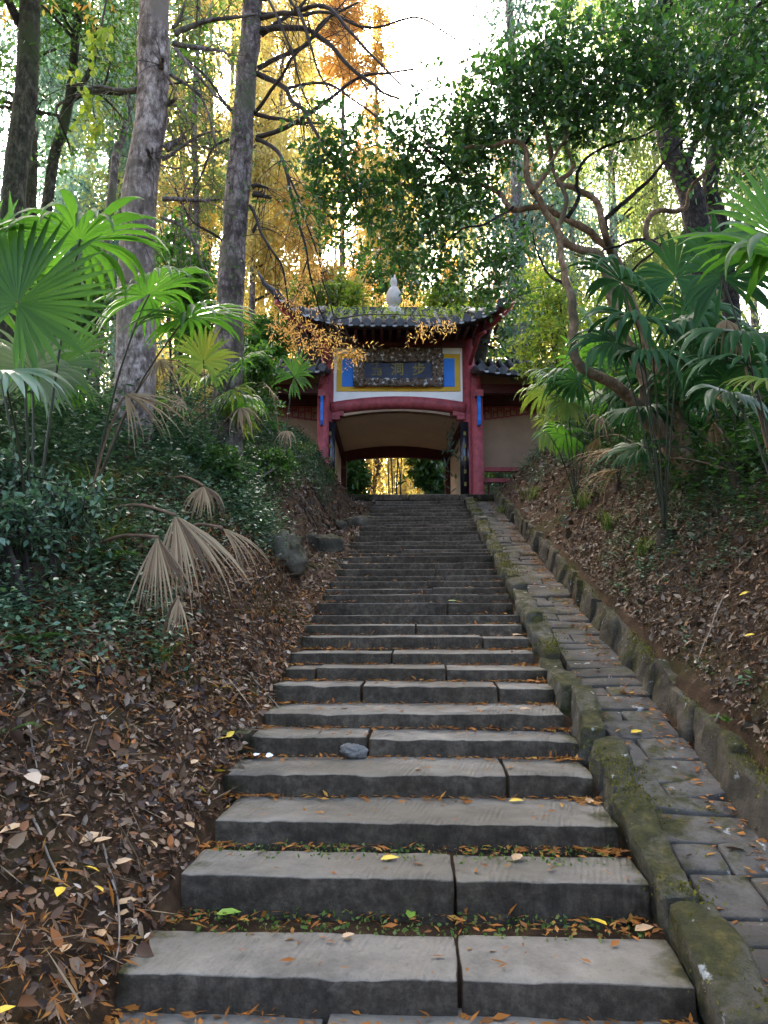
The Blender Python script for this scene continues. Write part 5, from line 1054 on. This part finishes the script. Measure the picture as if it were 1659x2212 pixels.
# ferns
def fern(px, py, Y, n, L, lab, seed):
    r = rng(seed); p = H(px, py, Y); p[2] = gz(p[0], p[1]); parts = []; root = thing('fern', lab, 'fern', p, 'ferns on the banks')
    for k in range(n):
        a = r.uniform(0, 6.28); d = np.array([math.cos(a), math.sin(a), .9]); t = np.linspace(.12, 1, 16); ln = L * r.uniform(.7, 1.1)
        P = p + d * (t * ln * .75)[:, None]; P[:, 2] -= (t ** 2.2) * ln * .62; s_ = nrm(np.cross(d, [0, 0, 1.0])); w_ = ln * .2 * np.sin(np.clip(t * .9 + .12, 0, 1) * math.pi)
        lv = leafcloud(np.concatenate([P, P]), np.concatenate([s_ + .3 * d * np.ones((16, 1)), -s_ + .3 * d * np.ones((16, 1))]), np.tile([0, 0, 1.0], (32, 1)), np.concatenate([w_, w_]) + .01, ln * .04, RH)
        part('frond', lv, M['midgreen'], root)
fern(230, 1010, 6.0, 7, .5, 'feathery fern at the top of the near bank', 41); fern(60, 1200, 4.6, 6, .35, 'fern among the ground cover by the frame of the wood', 42); fern(20, 1420, 3.9, 5, .25, 'small dark fern low on the littered bank', 43); fern(1560, 1330, 4.6, 5, .16, 'tiny bright fern on the littered bank behind retaining stones', 44)

# sticks and individual leaves
def stick(pts, rad, lab, lift=.03, mat='stick'):
    P = []
    for x, y, Y in pts: p = H(x, y, Y); p[2] = gz(p[0], p[1]) + lift; P.append(p)
    P = np.array(P); single('stick', MB().tube(wig(smooth_path(P, 14), .012, 6, len(lab)), np.linspace(rad, rad * .5, 14), 6), M[mat], lab, 'stick', 'fallen sticks', P.mean(0) * [1, 1, 0] + [0, 0, P[:, 2].min() - .02], True)
stick([(225, 1750, 3.6), (262, 1840, 3.35), (255, 1950, 3.1)], .006, 'thin curved pale stick on the leaf litter beside lower steps')
stick([(70, 1740, 3.5), (130, 1830, 3.3)], .007, 'short grey stick in litter, end pointing at the steps')
stick([(110, 1000, 6.4), (250, 1060, 6.1), (370, 1180, 5.7)], .008, 'long bare stem leaning over the ground cover', .2)
stick([(1430, 1430, 5.2), (1490, 1470, 4.9), (1550, 1500, 4.7)], .012, 'pale broken stick on the bank behind the retaining stones')
stick([(1560, 1180, 5.6), (1500, 1300, 5.2)], .005, 'thin dry stem standing out of the littered bank', .1)
stick([(70, 1440, 4.0), (85, 1560, 3.8)], .006, 'pale crooked twig on the shaded litter')
stick([(590, 1330, 8.2), (560, 1420, 7.6)], .005, 'straw coloured stalk below the mossy boulder')
stick([(540, 1510, 6.0), (600, 1550, 5.7)], .007, 'dark twig pointing to the tooled steps')
def on_step(i, u, ds): return pos(SS[i] + ds, u, ZS[i] + .012)
LV = {c: fastmesh('leaf', *leafcloud(np.zeros((1, 3)), [(1, 0, 0)], [(0, 0, 1)], .085, .045, OV)) for c in ('y', 'g', 't')}
def leafcol(name, col): return plain(name, col, .5, .2, 20, 0)
for c, col in (('y', (.62, .42, .03)), ('g', (.22, .33, .04)), ('t', (.42, .27, .14))): LV[c].materials.append(leafcol('fallen_leaf_' + c, col))
def fleaf(p, c, rz, sc_, lab, tilt=.15, grp=None):
    o = link('fallen_leaf', LV[c], None); o.location = p; o.rotation_euler = (tilt, -tilt * .5, rz); o.scale = (sc_,) * 3; o['label'] = lab; o['category'] = 'leaf'
    if grp: o['group'] = grp
r = rng(51)
for i, u, ds, c, rz, s_, lab in [(2, -.12, .2, 'y', .3, 1.1, 'crumpled yellow leaf at the back of the second slab tread'), (2, .5, .22, 't', 1, 1.2, 'curled tan leaf on the shorter slab of the second step'), (1, .02, .5, 'g', 1.4, 1.1, 'fresh green leaf in the earth gap behind the lowest slabs'),
                              (1, .85, .47, 'y', 2.3, 1.1, 'yellow leaf on the earth gap near the kerb'), (1, .95, .42, 't', .4, 1.2, 'long tan leaf in the earth gap touching the kerb'), (1, -.82, .5, 'g', .2, 1.3, 'pale green leaf at the littered end of the earth gap'), (1, -.25, .3, 't', .5, .7, 'tiny tan leaf fleck on the wide tooled slab'),
                              (3, .55, .4, 'y', .1, 1.0, 'yellow leaf against the riser under the short slab'), (3, .98, .38, 't', 1.2, 1.2, 'reddish tan leaf pile corner beside kerb'), (10, .9, .06, 't', .6, 1.5, 'big pale dry leaf upright at the kerb end of a step'), (13, .35, .05, 'g', .2, 1.3, 'yellow green leaf tucked behind the lifted slab'),
                              (6, .75, .15, 't', .2, 1.1, 'curled dry leaf on the tread below the cracked riser'), (11, .75, .05, 'y', 2.5, 1.0, 'pale leaf leaning on a riser near the kerb')]:
    fleaf(on_step(i, u, ds), c, rz, s_, lab)
for u, s_, c, lab in [(1.5, .35, 'g', 'lime green leaf on the channel paving'), (1.6, .9, 't', 'pale leaf in the channel beside small paving stones'), (1.42, 2.2, 'y', 'orange yellow leaf lying in the channel'), (1.5, 3.4, 't', 'brown leaf in the channel below the retaining stones')]:
    fleaf(pos(s_, u, Z0 + SLOPE * s_ - .035), c, s_ * 3, 1.1, lab, .25)
G_ = 'large dry leaves scattered on the litter'
for k in range(150):
    if k < 100: x, y = r.uniform(-2.3, -.95), r.uniform(1.8, 6.5)
    else: x, y = r.uniform(2.05, 3.2), r.uniform(3, 7)
    s_, u_ = su(x, y)
    if -HW - .05 < u_ < 2.0: continue
    c = 't' if r.random() < .8 else 'y'; fleaf((x, y, gz(x, y) + .05), c, r.uniform(0, 6.28), r.uniform(.7, 1.25), {'t': 'dry tan leaf lying loose on top of the leaf litter', 'y': 'yellow leaf lying loose on top of the leaf litter'}[c], r.normal(0, .35), G_)
single('paper_scrap', leafcloud(np.array([on_step(4, -.9, .36), on_step(4, -.97, .37)]), [(1, .3, .2), (.5, 1, .3)], [(.2, -.5, 1), (0, 0, 1)], .05, .05, OV), M['paper'], 'small white crumpled scrap at the end of a tooled step', 'litter')

r = rng(91); n = 26000; s_ = r.uniform(-1.6, STOP, n); u_ = np.where(r.random(n) < .6, r.normal(1.17, .06, n), r.normal(1.84, .06, n)); zz = Z0 + SLOPE * s_ + np.where(u_ < 1.5, .075, .2)
P = np.stack([C0[0] + s_ * T2[0] + u_ * R2[0], C0[1] + s_ * T2[1] + u_ * R2[1], zz], 1); keep = vnoise(P, 3.2, 77) > .05; P = P[keep]; P[:, 2] += r.uniform(-.05, .01, len(P)); n = len(P)
D = r.normal(0, .5, (n, 3)); D[:, 2] += 1; mo = leafmat('moss_tuft', [(.06, .06, .012), (.11, .1, .02), (.17, .15, .03), (.09, .1, .015)], .2, .9, .1)
kindof(link('moss', fastmesh('moss', *leafcloud(P, D, rdir(r, n), r.uniform(.008, .022, n), r.uniform(.008, .016, n), RH)), mo), 'stuff', 'tufts of moss along the kerb and the retaining stones')
